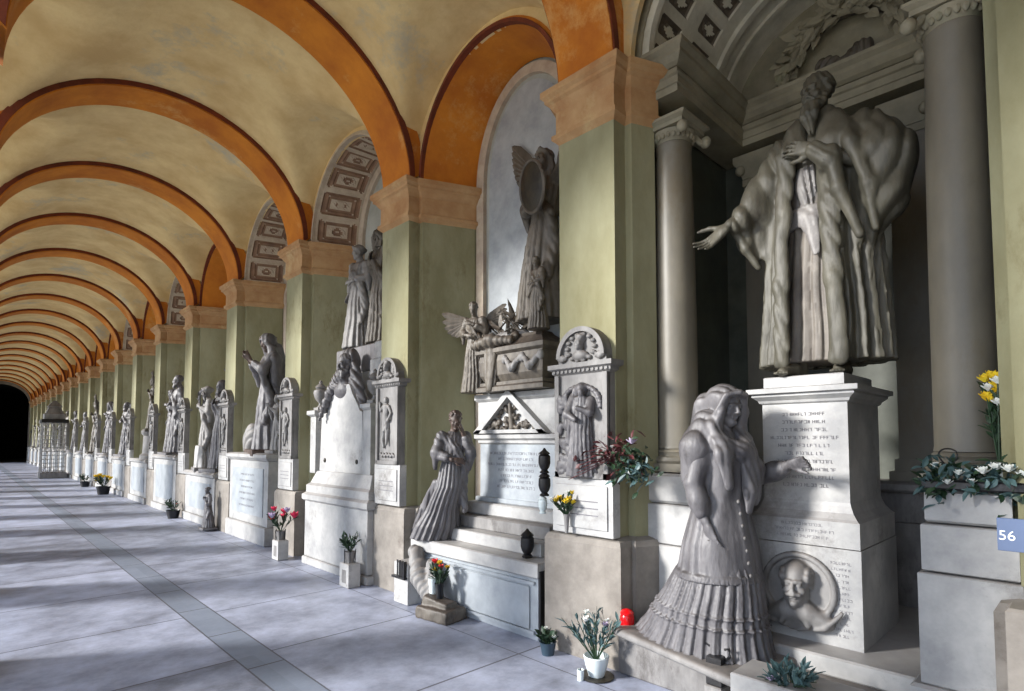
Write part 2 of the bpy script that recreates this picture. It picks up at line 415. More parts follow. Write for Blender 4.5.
# floor: slabs with joints, a border course running along the gallery
def floor_mat():
    m = bpy.data.materials.new('paving slabs'); m.use_nodes = True
    N = m.node_tree.nodes; L = m.node_tree.links; b = N['Principled BSDF']
    g = N.new('ShaderNodeNewGeometry'); sp = N.new('ShaderNodeSeparateXYZ'); L.new(g.outputs['Position'], sp.inputs[0])
    def mth(op, a, b_=None, c=None):
        n = N.new('ShaderNodeMath'); n.operation = op
        for i, q in enumerate((a, b_, c)):
            if q is None: continue
            if isinstance(q, (int, float)): n.inputs[i].default_value = q
            else: L.new(q, n.inputs[i])
        return n.outputs[0]
    X, Y = sp.outputs['X'], sp.outputs['Y']
    def line(v, w): return mth('LESS_THAN', mth('ABSOLUTE', v), w)
    inb = line(mth('SUBTRACT', X, 1.61), .13)
    j1 = mth('SUBTRACT', mth('FRACT', mth('DIVIDE', mth('ADD', Y, .3), 1.356)), .5)
    cross = line(j1, .006)
    j2 = line(mth('SUBTRACT', mth('FRACT', mth('DIVIDE', mth('ADD', Y, .75), .9)), .5), .009)
    e1 = line(mth('SUBTRACT', X, 1.48), .006); e2 = line(mth('SUBTRACT', X, 1.74), .006); e3 = line(mth('SUBTRACT', X, 3.05), .005)
    jn = mth('MAXIMUM', mth('MAXIMUM', e1, e2), e3)
    jn = mth('MAXIMUM', jn, mth('MULTIPLY', cross, mth('SUBTRACT', 1, inb)))
    jn = mth('MAXIMUM', jn, mth('MULTIPLY', j2, inb))
    cell = mth('FLOOR', mth('SUBTRACT', mth('DIVIDE', mth('ADD', Y, .3), 1.356), .5))
    side = mth('GREATER_THAN', X, 1.61)
    wn = N.new('ShaderNodeTexWhiteNoise'); wn.noise_dimensions = '2D'
    cb = N.new('ShaderNodeCombineXYZ'); L.new(cell, cb.inputs[0]); L.new(side, cb.inputs[1]); L.new(cb.outputs[0], wn.inputs['Vector'])
    no = N.new('ShaderNodeTexNoise'); no.inputs['Scale'].default_value = 2.2; no.inputs['Detail'].default_value = 9; no.inputs['Roughness'].default_value = .7
    L.new(g.outputs['Position'], no.inputs['Vector'])
    cr = N.new('ShaderNodeValToRGB'); e = cr.color_ramp.elements
    e[0].position = .3; e[0].color = lin((102, 106, 118)); e[1].position = .7; e[1].color = lin((172, 178, 198))
    L.new(mth('ADD', no.outputs['Fac'], mth('MULTIPLY', mth('SUBTRACT', wn.outputs['Value'], .5), .28)), cr.inputs['Fac'])
    mx = N.new('ShaderNodeMix'); mx.data_type = 'RGBA'; L.new(mth('MULTIPLY', inb, .75), mx.inputs['Factor']); L.new(cr.outputs['Color'], mx.inputs['A']); mx.inputs['B'].default_value = lin((112, 122, 136))
    m2 = N.new('ShaderNodeMix'); m2.data_type = 'RGBA'; L.new(mth('MULTIPLY', jn, .8), m2.inputs['Factor']); L.new(mx.outputs['Result'], m2.inputs['A']); m2.inputs['B'].default_value = lin((52, 48, 50))
    L.new(m2.outputs['Result'], b.inputs['Base Color']); b.inputs['Roughness'].default_value = .48
    bp = N.new('ShaderNodeBump'); bp.inputs['Strength'].default_value = .25; bp.inputs['Distance'].default_value = .01
    n2 = N.new('ShaderNodeTexNoise'); n2.inputs['Scale'].default_value = 14; n2.inputs['Detail'].default_value = 6; L.new(g.outputs['Position'], n2.inputs['Vector'])
    L.new(n2.outputs['Fac'], bp.inputs['Height']); L.new(bp.outputs[0], b.inputs['Normal'])
    return m
M['floor'] = floor_mat()
W = 3.409; P = 2.712; Y0 = 2.44; PW = .54; CX = 3.55; ZI = 4.46; NB = 19
XC = 1.76; XA = 1.649; XB = 1.42
def py(n): return Y0+P*n
ORD = ['nearest whole', 'second', 'third', 'fourth', 'fifth', 'sixth', 'seventh', 'eighth', 'ninth', 'tenth', 'eleventh', 'twelfth', 'thirteenth',
       'fourteenth', 'fifteenth', 'sixteenth', 'seventeenth', 'eighteenth', 'nineteenth', 'twentieth', 'twenty-first', 'twenty-second', 'twenty-third']
# ---- setting
tag(MB().box((-.0, -6, -.12), (5.6, 72, 0)).build('floor', M['floor']), kind='structure')
tag(MB().box((-60, -40, -.5), (-.9, 110, -.25)).build('courtyard_ground', M['grass']), kind='structure')
tag(MB().box((-.9, -6, -.25), (0, 62, 0), bev=.02).build('arcade_step', M['stone']), kind='structure')

def vault():
    mb = MB()
    for n in range(-2, NB+1):
        ya, yb = py(n)+PW-.01, py(n+1)+.01; nx, ny = 44, 26
        yc, hl = (ya+yb)/2, (yb-ya)/2+.0
        v = []
        for i in range(nx+1):
            a = PI*i/nx; x = XC-(XC+.16)*cos(a)
            for j in range(ny+1):
                y = ya+(yb-ya)*j/ny
                zA = ZI-.02+(XB+.075)*math.sqrt(max(0, 1-((x-XC)/(XA+.06))**2))
                t = max(-1, min(1, (y-yc)/(hl+.12)))
                zB = ZI+.03+1.2*math.sqrt(max(0, 1-t*t))+.05*(1-abs(x-XC)/1.87)
                d = zA-zB; k = .1; z = max(zA, zB)+max(0, k-abs(d))**2/(4*k)
                v.append((x, y, z))
        m = ny+1
        f = [(i*m+j, i*m+j+1, (i+1)*m+j+1, (i+1)*m+j) for i in range(nx) for j in range(ny)]
        mb.add(v, f)
    # the roof slab over the vaults
    mb.box((-.7, -6, 6.3), (5.6, 62, 6.5))
    o = mb.build('ceiling', M['vault'], smooth=True); tag(o, kind='structure')
vault()

def ellarc(c, a, b, z, n=32, t0=0, t1=PI): return [(c-a*cos(t0+(t1-t0)*i/n), z+b*sin(t0+(t1-t0)*i/n)) for i in range(n+1)]

def trans_arch(n):
    y0, y1 = py(n), py(n)+PW
    inn = ellarc(XC, XA, XB, ZI-.02, 40)
    out = [(XC+(x-XC)*1.0+(.20*(x-XC)/XC), z+.15) for x, z in inn]
    root = empty('transverse_arch', 'ochre painted arch across the gallery over the %s wall pier' % ORD[n] if n >= 0 else 'ochre painted arch across the gallery nearest the viewer' if n == -1 else 'ochre painted arch across the gallery behind the viewer', 'arch', (XC, (y0+y1)/2, ZI), group='transverse arches')
    ctr = (XC, (y0+y1)/2, ZI)
    def rel(p): return (p[0]-ctr[0], p[1]-ctr[1], p[2]-ctr[2])
    m = len(inn)
    v = [rel((x, y0, z)) for x, z in inn]+[rel((x, y1, z)) for x, z in inn]
    vo = [rel((x, y0, z)) for x, z in out]+[rel((x, y1, z)) for x, z in out]
    mb = MB(); allv = v+vo
    f = []
    for i in range(m-1):
        f.append((i, i+1, m+i+1, m+i)); f.append((2*m+i, 3*m+i, 3*m+i+1, 2*m+i+1))
        f.append((i, 2*m+i, 2*m+i+1, i+1)); f.append((m+i, m+i+1, 3*m+i+1, 3*m+i))
    f += [(0, m, 3*m, 2*m), (m-1, 3*m-1, 4*m-1, 2*m-1)]
    mb.add(allv, f); mb.build('arch_ring', M['orange'], root, smooth=True)
    eb = MB()  # red-brown fillets along both edges
    for yy, s in ((y0, -1), (y1, 1)):
        a_, b_ = (yy-.012, yy+.035) if s < 0 else (yy-.035, yy+.012)
        i1 = [(x+(x-XC)*.004, z+.018) for x, z in inn]; i2 = [(x+(x-XC)*.04, z+.075) for x, z in inn]
        vv = [rel((x, a_, z)) for x, z in i1]+[rel((x, b_, z)) for x, z in i1]+[rel((x, a_, z)) for x, z in i2]+[rel((x, b_, z)) for x, z in i2]
        ff = []
        for i in range(m-1):
            ff += [(i, i+1, m+i+1, m+i), (2*m+i, 3*m+i, 3*m+i+1, 2*m+i+1), (i, 2*m+i, 2*m+i+1, i+1), (m+i, m+i+1, 3*m+i+1, 3*m+i)]
        ff += [(0, m, 3*m, 2*m), (m-1, 3*m-1, 4*m-1, 2*m-1)]
        eb = MB(); eb.add(vv, ff); eb.build('edge_fillet', M['rust'], root, smooth=True)
    return root
for n in range(-1, NB+1): trans_arch(n)

BD = 1.1   # depth of the wall piers behind the pilaster
def pier_outline(n):
    a, b = py(n), py(n)+PW
    near = [(CX, a), (CX, a-.06), (4.1, a-.29), (4.3, a-.29)] if n > 0 else [(CX, a), (CX, a-.06), (3.66, a-.1), (3.66, a+.02), (5.3, a+.02)]
    if n < 0: near = [(CX, a), (4.3, a)]; far = [(4.3, b-.12), (3.74, b-.12), (3.74, b+.06), (CX, b+.06), (CX, b)]
    else: far = [(4.3, b+.29), (4.1, b+.29), (CX, b+.06), (CX, b)]
    if n == 0: near = [(CX, a), (CX, a-.06), (3.74, a-.14), (3.74, a+.12), (4.3, a+.12)]
    return [(W, a)]+near+far+[(W, b)]
def wall_pier(n):
    ol = pier_outline(n); c = (W, py(n)+PW/2)
    ol = [(x-c[0], y-c[1]) for x, y in ol]
    lab = ('sage green wall pier with peach impost, %s along the gallery' % ORD[n]) if n >= 0 else 'sage green wall pier at the right edge of the view'
    r = empty('wall_pier', lab, 'pier', (c[0], c[1], 0), group='wall piers')
    MB().prof(ol, [(0, .86), (0, 4.06)]).build('shaft', M['sage'], r)
    MB().prof(ol, [(.09, 0), (.09, .84), (.07, .88), (.0, .9)]).build('base_block', M['stone'], r)
    MB().prof(ol, [(0, 4.0), (.02, 4.02), (.045, 4.04), (.045, 4.075), (.018, 4.09), (.018, 4.27), (.035, 4.29), (.06, 4.33), (.085, 4.345), (.085, 4.37), (.11, 4.39), (.11, 4.44), (.0, 4.46)]).build('impost', M['impost'], r)
    return r
for n in range(-1, NB+1): wall_pier(n)

def arcade_pier(n):
    a, b = py(n), py(n)+PW
    ol = [(-.62, a), (0, a), (0, b), (-.62, b)]; c = (-.31, (a+b)/2); ol = [(x-c[0], y-c[1]) for x, y in ol]
    r = empty('arcade_pier', 'open side arcade pier facing the %s wall pier' % ORD[n], 'pier', (c[0], c[1], 0), group='arcade piers')
    MB().prof(ol, [(0, .8), (0, 4.06)]).build('shaft', M['sage'], r)
    MB().prof(ol, [(.03, 0), (.03, .86), (0, .9)]).build('base_block', M['stone'], r)
    MB().prof(ol, [(0, 4.0), (.03, 4.04), (.02, 4.27), (.06, 4.35), (.06, 4.44), (0, 4.46)]).build('impost', M['impost'], r)
for n in range(0, NB+1): arcade_pier(n)

def arch_wall(x0, x1, pads, top, cut_a, cut_b, name, n0, m, extra=None):
    """a wall over the imposts, with an arched opening in every bay"""
    mb = MB()
    for n in range(n0, NB+1):
        a, b = py(n)+PW+pads, py(n+1)-pads; c = (a+b)/2; h = (b-a)/2
        arc = ellarc(c, h, cut_b, ZI, 28)
        pts = [(py(n)+PW/2, ZI), (a, ZI)]+arc[1:-1]+[(b, ZI), (py(n+1)+PW/2, ZI)]
        k = len(pts)
        v = [(x0, y, z) for y, z in pts]+[(x0, y, top) for y, z in pts]+[(x1, y, z) for y, z in pts]+[(x1, y, top) for y, z in pts]
        f = []
        for i in range(k-1): f += [(i, i+1, k+i+1, k+i), (2*k+i, 3*k+i, 3*k+i+1, 2*k+i+1), (i, 2*k+i, 2*k+i+1, i+1)]
        mb.add(v, f)
    if extra: mb.box(*extra)
    tag(mb.build(name, m), kind='structure')
arch_wall(-.62, -.1, .02, 6.3, 1, 1.02, 'wall_left', -2, M['vault'], ((-.62, -4.2, 0), (-.1, -1.3, 6.3)))  # last box: unseen solid fill of the near arcade, added to block light
arch_wall(CX, CX+.05, .06, 6.3, 1, 1.12, 'wall_right', -1, M['vault'])
# back of the niches and the blind ends
mb = MB(); mb.box((4.16, py(0)+.2, 0), (4.5, 62, 6.3)); mb.box((5.3, -4.2, 0), (5.5, py(0)+.2, 6.3)); mb.box((4.31, py(0)+.13, 0), (5.4, py(0)+.35, 6.3))
tag(mb.build('wall_right_niches', M['niche']), kind='structure')
# far end of the gallery: an arched doorway into an unlit passage
ye = py(NB)+PW+.6
arc = ellarc(XC, 1.62, 1.4, 4.3, 30)
pts = [(0-.7, 0), (XC-1.62, 0)]+arc+[(XC+1.62, 0), (4.4, 0), (4.4, 6.3), (-.7, 6.3)]
mb = MB(); mb.extr(pts, 'y', ye, ye+.3)
tag(mb.build('wall_end', M['stone']), kind='structure')
tag(MB().box((-.62, -4.4, 0), (5.5, -4.2, 6.3)).build('wall_added_back', M['stone']), kind='structure')  # unseen wall added behind the viewer to keep light off near-facing faces
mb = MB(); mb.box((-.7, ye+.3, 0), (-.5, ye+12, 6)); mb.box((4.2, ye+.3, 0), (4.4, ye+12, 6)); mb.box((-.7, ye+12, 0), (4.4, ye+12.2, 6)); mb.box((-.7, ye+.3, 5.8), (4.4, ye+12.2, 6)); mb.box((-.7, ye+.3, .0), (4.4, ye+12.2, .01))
tag(mb.build('wall_passage', M['passagedark']), kind='structure')

# ---- splayed arch soffits over the niches
def soffit(n, kind):
    a, b = py(n)+PW, py(n+1); c = (a+b)/2; h0, h1 = (b-a)/2-.06, (b-a)/2-.29
    x0, x1 = CX-.012, 4.14
    nph = 150 if kind == 'coffered' else 36; nu = 26 if kind == 'coffered' else 3; NC = 9
    lab = {'coffered': 'coffered niche arch with white rosettes, in the bay before the %s wall pier', 'orange': 'plain ochre painted niche arch in the bay before the %s wall pier'}[kind] % ORD[n+1]
    r = empty('niche_arch', lab, 'arch', (x0, c, ZI), group='niche arches')
    def pt(i, u, hh=0):
        t = PI*i/nph; A = h0+(h1-h0)*u-hh; B = 1.12-hh
        return (x0+(x1-x0)*u-x0, -A*cos(t), B*sin(t))
    v = []; hs = []
    def disp(i, u):
        if kind != 'coffered': return 0
        s_ = (i/nph)*NC; fs = (s_ % 1)*2-1; fu = u*2-1
        if abs(fu) > .78 or abs(fs) > .8: return 0
        d = max(abs(fu)/.78, abs(fs)/.8)
        if d > .87: return -.018
        if d > .72: return -.004
        if d > .6: return -.016
        rr = math.hypot(fu/.78, fs/.8)
        if rr < .2: return -.006
        if rr < .3: return -.014
        if rr < .42: return -.004
        return -.0125
    for i in range(nph+1):
        for j in range(nu+1):
            d = disp(i, j/nu); v.append(pt(i, j/nu, d)); hs.append(d)
    m = nu+1; f = []; 
    mb = MB()
    fl, fd = [], []
    for i in range(nph):
        for j in range(nu):
            q = (i*m+j, i*m+j+1, (i+1)*m+j+1, (i+1)*m+j)
            (fd if sum(hs[k] < -.0135 for k in q) >= 2 else fl).append(q)
    mb.add(v, fl, 0); o = len(mb.v); mb.f += [list(q) for q in fd]; mb.m += [1]*len(fd)
    # outer shell to give the soffit thickness
    nn = 36
    vo = [((x1-x0)*u, -(h0+(h1-h0)*u+.06)*cos(PI*i/nn), (1.18)*sin(PI*i/nn)) for i in range(nn+1) for u in (0, 1)]
    fo = [(2*i, 2*i+2, 2*i+3, 2*i+1) for i in range(nn)]
    mb.add(vo, fo)
    # front rim
    vr = [((-.0), -(h0+k_)*cos(PI*i/nn), (1.12+k_)*sin(PI*i/nn)) for i in range(nn+1) for k_ in (0, .06)]
    mb.add(vr, [(2*i, 2*i+1, 2*i+3, 2*i+2) for i in range(nn)])
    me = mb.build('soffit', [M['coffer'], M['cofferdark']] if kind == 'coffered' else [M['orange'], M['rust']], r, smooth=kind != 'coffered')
    eb = MB()
    vr = [((xx), -(h0+k_)*cos(PI*i/nn), (1.12+k_)*sin(PI*i/nn)) for i in range(nn+1) for k_, xx in ((-.005, .03), (-.005, -.03), (.03, -.03), (.03, .03))]
    eb.add(vr, [(4*i+j, 4*i+(j+1) % 4, 4*i+4+(j+1) % 4, 4*i+4+j) for i in range(nn) for j in range(4)])
    eb.build('edge_fillet', M['rust'] if kind == 'orange' else M['coffer'], r, smooth=True)
kinds = {0: 'orange', 1: 'coffered', 2: 'coffered', 3: 'orange', 4: 'coffered', 5: 'orange', 6: 'coffered', 7: 'orange'}
for n in range(0, NB): soffit(n, kinds.get(n, 'orange'))
# round-headed marble panel recessed in each niche back
def niche_panel(n):
    c = py(n)+PW/2+P/2; r = empty('blind_arch', 'pale round-headed wall panel inside the niche before the %s wall pier' % ORD[n+1], 'blind arch', (4.16, c, 0), group='blind arches in the niches')
    def arch(h, zt): return [(-h, 0)]+ellarc(0, h, zt, ZI, 26)+[(h, 0)]
    MB().extr(arch(.60, .92), 'x', -.012, .0).build('panel', M['slab'] if n == 0 else M['niche'], r)
    ob = MB(); o1, o2 = arch(.78, 1.08), arch(.66, .97); k = len(o1)
    for xa, xb, A, B in ((-.05, 0, o1, o2),):
        v = [(xa, y, z) for y, z in A]+[(xa, y, z) for y, z in B]+[(xb, y, z) for y, z in A]+[(xb, y, z) for y, z in B]
        ob.add(v, [(i, i+1, k+i+1, k+i) for i in range(k-1)]+[(k+i, k+i+1, 3*k+i+1, 3*k+i) for i in range(k-1)]+[(i, 2*k+i, 2*k+i+1, i+1) for i in range(k-1)])
    ob.build('frame', M['coffer'], r)
for n in range(0, 8): niche_panel(n)
# ================================================================== the nearest niche: aedicule with columns
NC0 = 1.36   # its middle
def column(cy, cx, label, z0=1.37):
    r = empty('marble_column', label, 'column', (cx, cy, z0))
    MB().box((-.2, -.2, 0), (.2, .2, .06)).lathe((0, 0, .06), [(.19, 0), (.2, .02), (.19, .045), (.165, .055), (.165, .07), (.175, .085), (.165, .1), (.15, .11)], 32).build('column_base', M['col'], r, smooth=True)
    MB().lathe((0, 0, .17), [(.16, 0), (.155, .03), (.153, .9), (.147, 1.6), (.133, 2.28), (.138, 2.3), (.138, 2.33), (.128, 2.34), (.128, 2.38)], 40).build('column_shaft', M['col'], r, smooth=True)
    mb = MB(); z = 2.5
    mb.lathe((0, 0, z), [(.128, 0), (.135, .02), (.165, .07), (.165, .09)], 32)
    for i in range(24):
        a = 2*PI*i/24; mb.ball((.15*cos(a), .15*sin(a), z+.05), (.018, .018, .028), 6, 5)
    for sy in (-1, 1):
        for sx in (-1, 1):
            # corner scroll
            pts = [(sx*(.1+.09*t+.03*cos(7*t)*(1-t)), sy*(.1+.09*t+.03*cos(7*t)*(1-t)), z+.1-.04*t+.05*sin(7*t)*(1-.5*t)) for t in [k/14 for k in range(15)]]
            mb.tube(pts, [.018+.012*k/14 for k in range(15)], 8)
            mb.ball((sx*.175, sy*.175, z+.045), (.042, .042, .045), 12, 8)
    mb.prof([(-.17, -.17), (.17, -.17), (.17, .17), (-.17, .17)], [(0, z+.1), (.0, z+.13), (.03, z+.15), (.03, z+.17)])
    mb.build('column_capital', M['entab'], r, smooth=True)
    return r
column(2.23, 3.9, 'grey marble column on a block beside the sage green pier, left of the robed giant')
column(.49, 3.9, 'grey marble column at the right, above the block with the flower trough')

def pedestal_block(cy, label, xf):
    r = empty('column_block', label, 'pedestal', (xf, cy, .0))
    MB().box((-.02, -.3, .0), (.7, .3, .36), bev=.01).box((0, -.27, .36), (.7, .27, .85), bev=.008).build('lower_course', M['marble'], r)
    MB().box((.01, -.25, .855), (.7, .25, 1.14), bev=.008).build('middle_course', M['marble'], r)
    MB().box((.02, -.23, 1.145), (.7, .23, 1.36), bev=.02).build('top_course', M['marble'], r)
pedestal_block(2.20, 'white marble block carrying the left column of the nearest niche', 3.64)
r = empty('column_block', 'tall white marble block under the flower trough at the lower right', 'pedestal', (3.4, .45, 0))
MB().box((-.03, -.22, 0), (.7, .24, .42), bev=.015).build('foot_course', M['marble'], r)
MB().box((0, -.19, .42), (.7, .2, .955), bev=.006).build('lower_course', M['marble'], r)
MB().box((.02, -.18, .962), (.7, .185, 1.19), bev=.006).build('middle_course', M['marble'], r)
MB().box((.045, -.16, 1.197), (.7, .17, 1.355), bev=.012).build('top_course', M['marble'], r)

# inner pilasters against the back wall
def back_pilaster(cy, label):
    r = empty('niche_pilaster', label, 'pilaster', (5.12, cy, 1.3))
    MB().box((-.16, -.17, 0), (.16, .17, .07)).box((-.13, -.14, .07), (.16, .14, .16)).build('pilaster_base', M['col'], r)
    MB().box((-.1, -.115, .16), (.16, .115, 2.6)).build('pilaster_shaft', M['col'], r)
    mb = MB().box((-.11, -.125, 2.6), (.16, .125, 2.66)); mb.prof([(-.12, -.12), (.16, -.12), (.16, .12), (-.12, .12)], [(0, 2.66), (.02, 2.75), (.06, 2.8), (.06, 2.86)])
    for sx in (-.14,):
        for sy in (-1, 1): mb.ball((sx, sy*.13, 2.74), (.04, .045, .05), 10, 8)
    mb.build('pilaster_capital', M['entab'], r, smooth=True)
back_pilaster(2.05, 'grey pilaster in the left back corner of the nearest niche')
back_pilaster(.5, 'grey pilaster in the right back corner of the nearest niche')
back_pilaster(.93, 'pale inner pilaster behind the right sleeve of the robed giant')

# dark marble lining of the niche, above a low dado
mb = MB()
mb.box((5.2, -.3, 1.3), (5.3, 2.6, 4.2)); mb.box((3.7, 2.42, 1.3), (5.3, 2.54, 4.2)); mb.box((3.7, .18, 1.3), (5.3, .26, 4.2))
tag(mb.build('wall_niche_lining', M['backgreen']), kind='structure')
mb = MB()
mb.box((4.95, .25, .3), (5.3, 2.45, 1.0), bev=.004).box((4.97, .25, 1.0), (5.3, 2.45, 1.22), bev=.004).box((4.9, .25, 1.22), (5.3, 2.45, 1.3), bev=.02)
mb.box((4.35, 2.28, .3), (4.96, 2.45, 1.22), bev=.004).box((4.35, .25, .3), (4.96, .33, 1.22), bev=.004)
tag(mb.build('trim_dado', M['oldm']), kind='structure')

# entablature running round the niche in a U
ol = [(3.74, 2.42), (3.74, 2.1), (3.98, 2.1), (4.9, 2.12), (4.9, .66), (3.98, .66), (3.74, .66), (3.74, .3), (5.3, .3), (5.3, 2.42)]
ol = ol[::-1]
def ccw(p): return p if sum(p[i-1][0]*p[i][1]-p[i][0]*p[i-1][1] for i in range(len(p))) > 0 else p[::-1]
r = empty('entablature', 'moulded tan stone entablature running round the nearest niche', 'entablature', (0, 0, 0))
MB().prof(ccw(ol), [(0, 4.215), (0, 4.27), (.012, 4.275), (.012, 4.33), (.03, 4.34)]).build('architrave', M['entab'], r)
MB().prof(ccw(ol), [(0, 4.345), (0, 4.40)]).build('frieze', M['entab'], r)
MB().prof(ccw(ol), [(.0, 4.41), (.03, 4.43), (.06, 4.47), (.06, 4.50), (.09, 4.53), (.09, 4.56), (0, 4.57)]).build('cornice', M['entab'], r)

# coffered barrel vault of the niche
def barrel():
    r = empty('niche_vault', 'barrel vault with painted square rosette coffers over the nearest niche', 'vault', (3.74, NC0, 4.57))
    R0 = .99; L = 1.5; nph, nu = 220, 110; NCF, NU = 13, 4
    v, hs = [], []
    def disp(i, u):
        if u > .62: return 0
        fs = ((i/nph*NCF) % 1)*2-1; fu = ((u/.62*2+ .0) % 1)*2-1
        d = max(abs(fs), abs(fu))
        if d > .62: return 0
        if d > .55: return -.012
        a = math.atan2(fu, fs); rr = math.hypot(fs, fu)
        if rr < .42*(.65+.35*abs(cos(2*a+PI/4*0))): return -.008
        return -.026
    for i in range(nph+1):
        t = PI*i/nph
        for j in range(nu+1):
            u = j/nu; d = disp(i, u); v.append((L*u, -(R0-d)*cos(t), (R0*.9-d)*sin(t))); hs.append(d)
    m = nu+1; fl, fd = [], []
    for i in range(nph):
        for j in range(nu):
            q = (i*m+j, i*m+j+1, (i+1)*m+j+1, (i+1)*m+j); (fd if min(hs[k] for k in q) < -.02 else fl).append(q)
    mb = MB(); mb.add(v, fl, 0); mb.f += [list(q) for q in fd]; mb.m += [1]*len(fd)
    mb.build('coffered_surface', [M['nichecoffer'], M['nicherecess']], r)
    mb = MB()
    for u0, u1, dz in ((-.06, .0, .05), (.98, 1.04, .04), (1.2, 1.24, .03)):
        nn = 40
        vv = [(u, -(R0-k)*cos(PI*i/nn), (R0*.9-k)*sin(PI*i/nn)) for i in range(nn+1) for k, u in ((-.06, u0), (dz, u0), (dz, u1), (-.06, u1))]
        mb.add(vv, [(4*i+j, 4*i+(j+1) % 4, 4*i+4+(j+1) % 4, 4*i+4+j) for i in range(nn) for j in range(4)])
    mb.build('vault_ribs', M['nichecoffer'], r, smooth=True)
barrel()
mb = MB(); mb.box((5.24, -.3, 4.2), (5.3, 2.6, 6.3))
nn = 40   # wall above the niche arch, closing the front of the vault
tag(mb.build('wall_lunette', M['entab']), kind='structure')
mb = MB(); a, b = NC0-1.02, NC0+1.02
arc = ellarc(NC0, 1.0, .9, 4.57, 30); pts = [(NC0-1.3, 4.57)]+arc+[(NC0+1.3, 4.57)]
k = len(pts); v = [(3.66, y, z) for y, z in pts]+[(3.66, y, 6.3) for y, z in pts]+[(3.70, y, z) for y, z in pts]+[(3.70, y, 6.3) for y, z in pts]
mb.add(v, [q for i in range(k-1) for q in ((i, i+1, k+i+1, k+i), (2*k+i, 3*k+i, 3*k+i+1, 2*k+i+1), (i, 2*k+i, 2*k+i+1, i+1))])
tag(mb.build('wall_niche_front', M['entab']), kind='structure')

# laurel wreath relief in the lunette
r = empty('laurel_wreath', 'carved laurel wreath with ribbon in the lunette above the robed giant', 'wreath', (5.17, NC0, 4.6))
mb = MB(); fr = MB(); rr = random.Random(5)
for sgn in (-1, 1):
    for i in range(15):
        t = PI/2+sgn*(.04+1.42*i/14); bx = .48*cos(t); bz = .56*sin(t)+.02
        tg = V((0, -sin(t)*-sgn, cos(t)*sgn)) if False else V((0, sin(t)*sgn, -cos(t)*sgn))*-1
        for q in range(6):
            off = V((-.03-.05*rr.random(), rr.uniform(-.07, .07), rr.uniform(-.07, .07)))
            d = (tg+V((-.35, rr.uniform(-.8, .8), rr.uniform(-.8, .8)))).normalized()
            mb.leaf(V((0, bx, bz))+off, d, .15, .07, (-1, rr.uniform(-.4, .4), rr.uniform(-.4, .4)))
        if i % 2 == 0: fr = MB().ball((-.07, bx+rr.uniform(-.05, .05), bz+rr.uniform(-.05, .05)), .026); fr.build('berry', M['entab'], r, smooth=True)
mb.build('leaves', M['entab'], r)
st = MB(); st.tube([(0, .48*cos(t), .56*sin(t)) for t in [PI*k/30 for k in range(31)]], .035, 8); st.build('stem_ring', M['dark'], r, smooth=True)
S = Sdf((-.14, -.5, -.05), (.03, .5, .62), .012)
S.ell((-.02, .0, .1), (.05, .24, .09), k=.04, fold=(40, .02, (0, 1, .6)))
S.ell((-.04, .12, .16), (.04, .1, .07), (20, 0, 0), k=.03, fold=(50, .02, (0, 1, .2)))
S.ell((-.04, -.12, .17), (.04, .1, .08), (-20, 0, 0), k=.03, fold=(50, .02, (0, 1, .2)))
S.mesh('ribbon', M['dark'], r)

# platform and steps
r = empty('monument_platform', 'grey marble platform step under the veiled woman and the tall pedestal', 'step', (3.3, 1.5, 0))
MB().box((0, -1.1, 0), (1.95, .86, .29), bev=.012).build('lower_step', M['oldm'], r)
MB().box((.2, -.97, .29), (1.95, .6, .40), bev=.01).build('upper_step', M['marble'], r)

# pedestal of the giant
def text_rows(par, x, y0, y1, z0, z1, rows, h, seed, centre=True, dens=1.0):
    """faded cut lettering: rows of short strokes, on a face looking along -x"""
    q = random.Random(seed)
    for i in range(rows):
        mb = MB()
        z = z1-(z1-z0)*(i+.5)/rows; wd = (y1-y0)*q.uniform(.5, 1)*dens; c = (y0+y1)/2 if centre else y1-wd/2
        y = c+wd/2
        while y > c-wd/2:
            lw = h*q.uniform(.45, .8); k = q.randrange(5); t = h*.13
            if k in (0, 1, 3): mb.box((x-.0015, y-t, z-h/2), (x, y, z+h/2))
            if k in (1, 2, 4): mb.box((x-.0015, y-lw, z+h/2-t), (x, y, z+h/2))
            if k in (0, 2): mb.box((x-.0015, y-lw, z-h/2), (x, y, z-h/2+t))
            if k in (2, 3, 4): mb.box((x-.0015, y-lw, z-h/2), (x, y-lw+t, z+h/2))
            if k in (1, 3): mb.box((x-.0015, y-lw, z-t/2), (x, y, z+t/2))
            y -= lw+h*.28
            if q.random() < .18: y -= h*.5
        mb.build('inscription_line', M['letters'], par)
PC = 1.285
r = empty('statue_pedestal', 'tall inscribed white marble pedestal under the bearded robed giant', 'pedestal', (3.70, PC, .4))
sq = [(0, -.315), (.8, -.315), (.8, .315), (0, .315)]
MB().prof(sq, [(0, 0), (0, .565)]).build('lower_block', M['marble'], r)
MB().prof(sq, [(-.004, .57), (-.004, .72), (-.02, .735), (-.045, .77), (-.06, .81), (-.065, .83)]).build('moulded_base', M['marble'], r)
MB().prof([(x+.066*(1 if x < .4 else -1), y*(1-.066/.315)) for x, y in sq], [(0, .83), (0, 1.43)]).build('die', M['marble'], r)
MB().prof([(x+.066*(1 if x < .4 else -1), y*(1-.066/.315)) for x, y in sq], [(0, 1.43), (.015, 1.44), (.02, 1.455), (.05, 1.48), (.05, 1.495), (.075, 1.5), (.075, 1.53), (0, 1.54)]).build('cornice', M['marble'], r)
MB().box((.12, -.22, 1.54), (.72, .26, 1.615), bev=.006).build('plinth', M['marble'], r)
text_rows(r, .064, -.2, .2, .9, 1.39, 10, .02, 3)
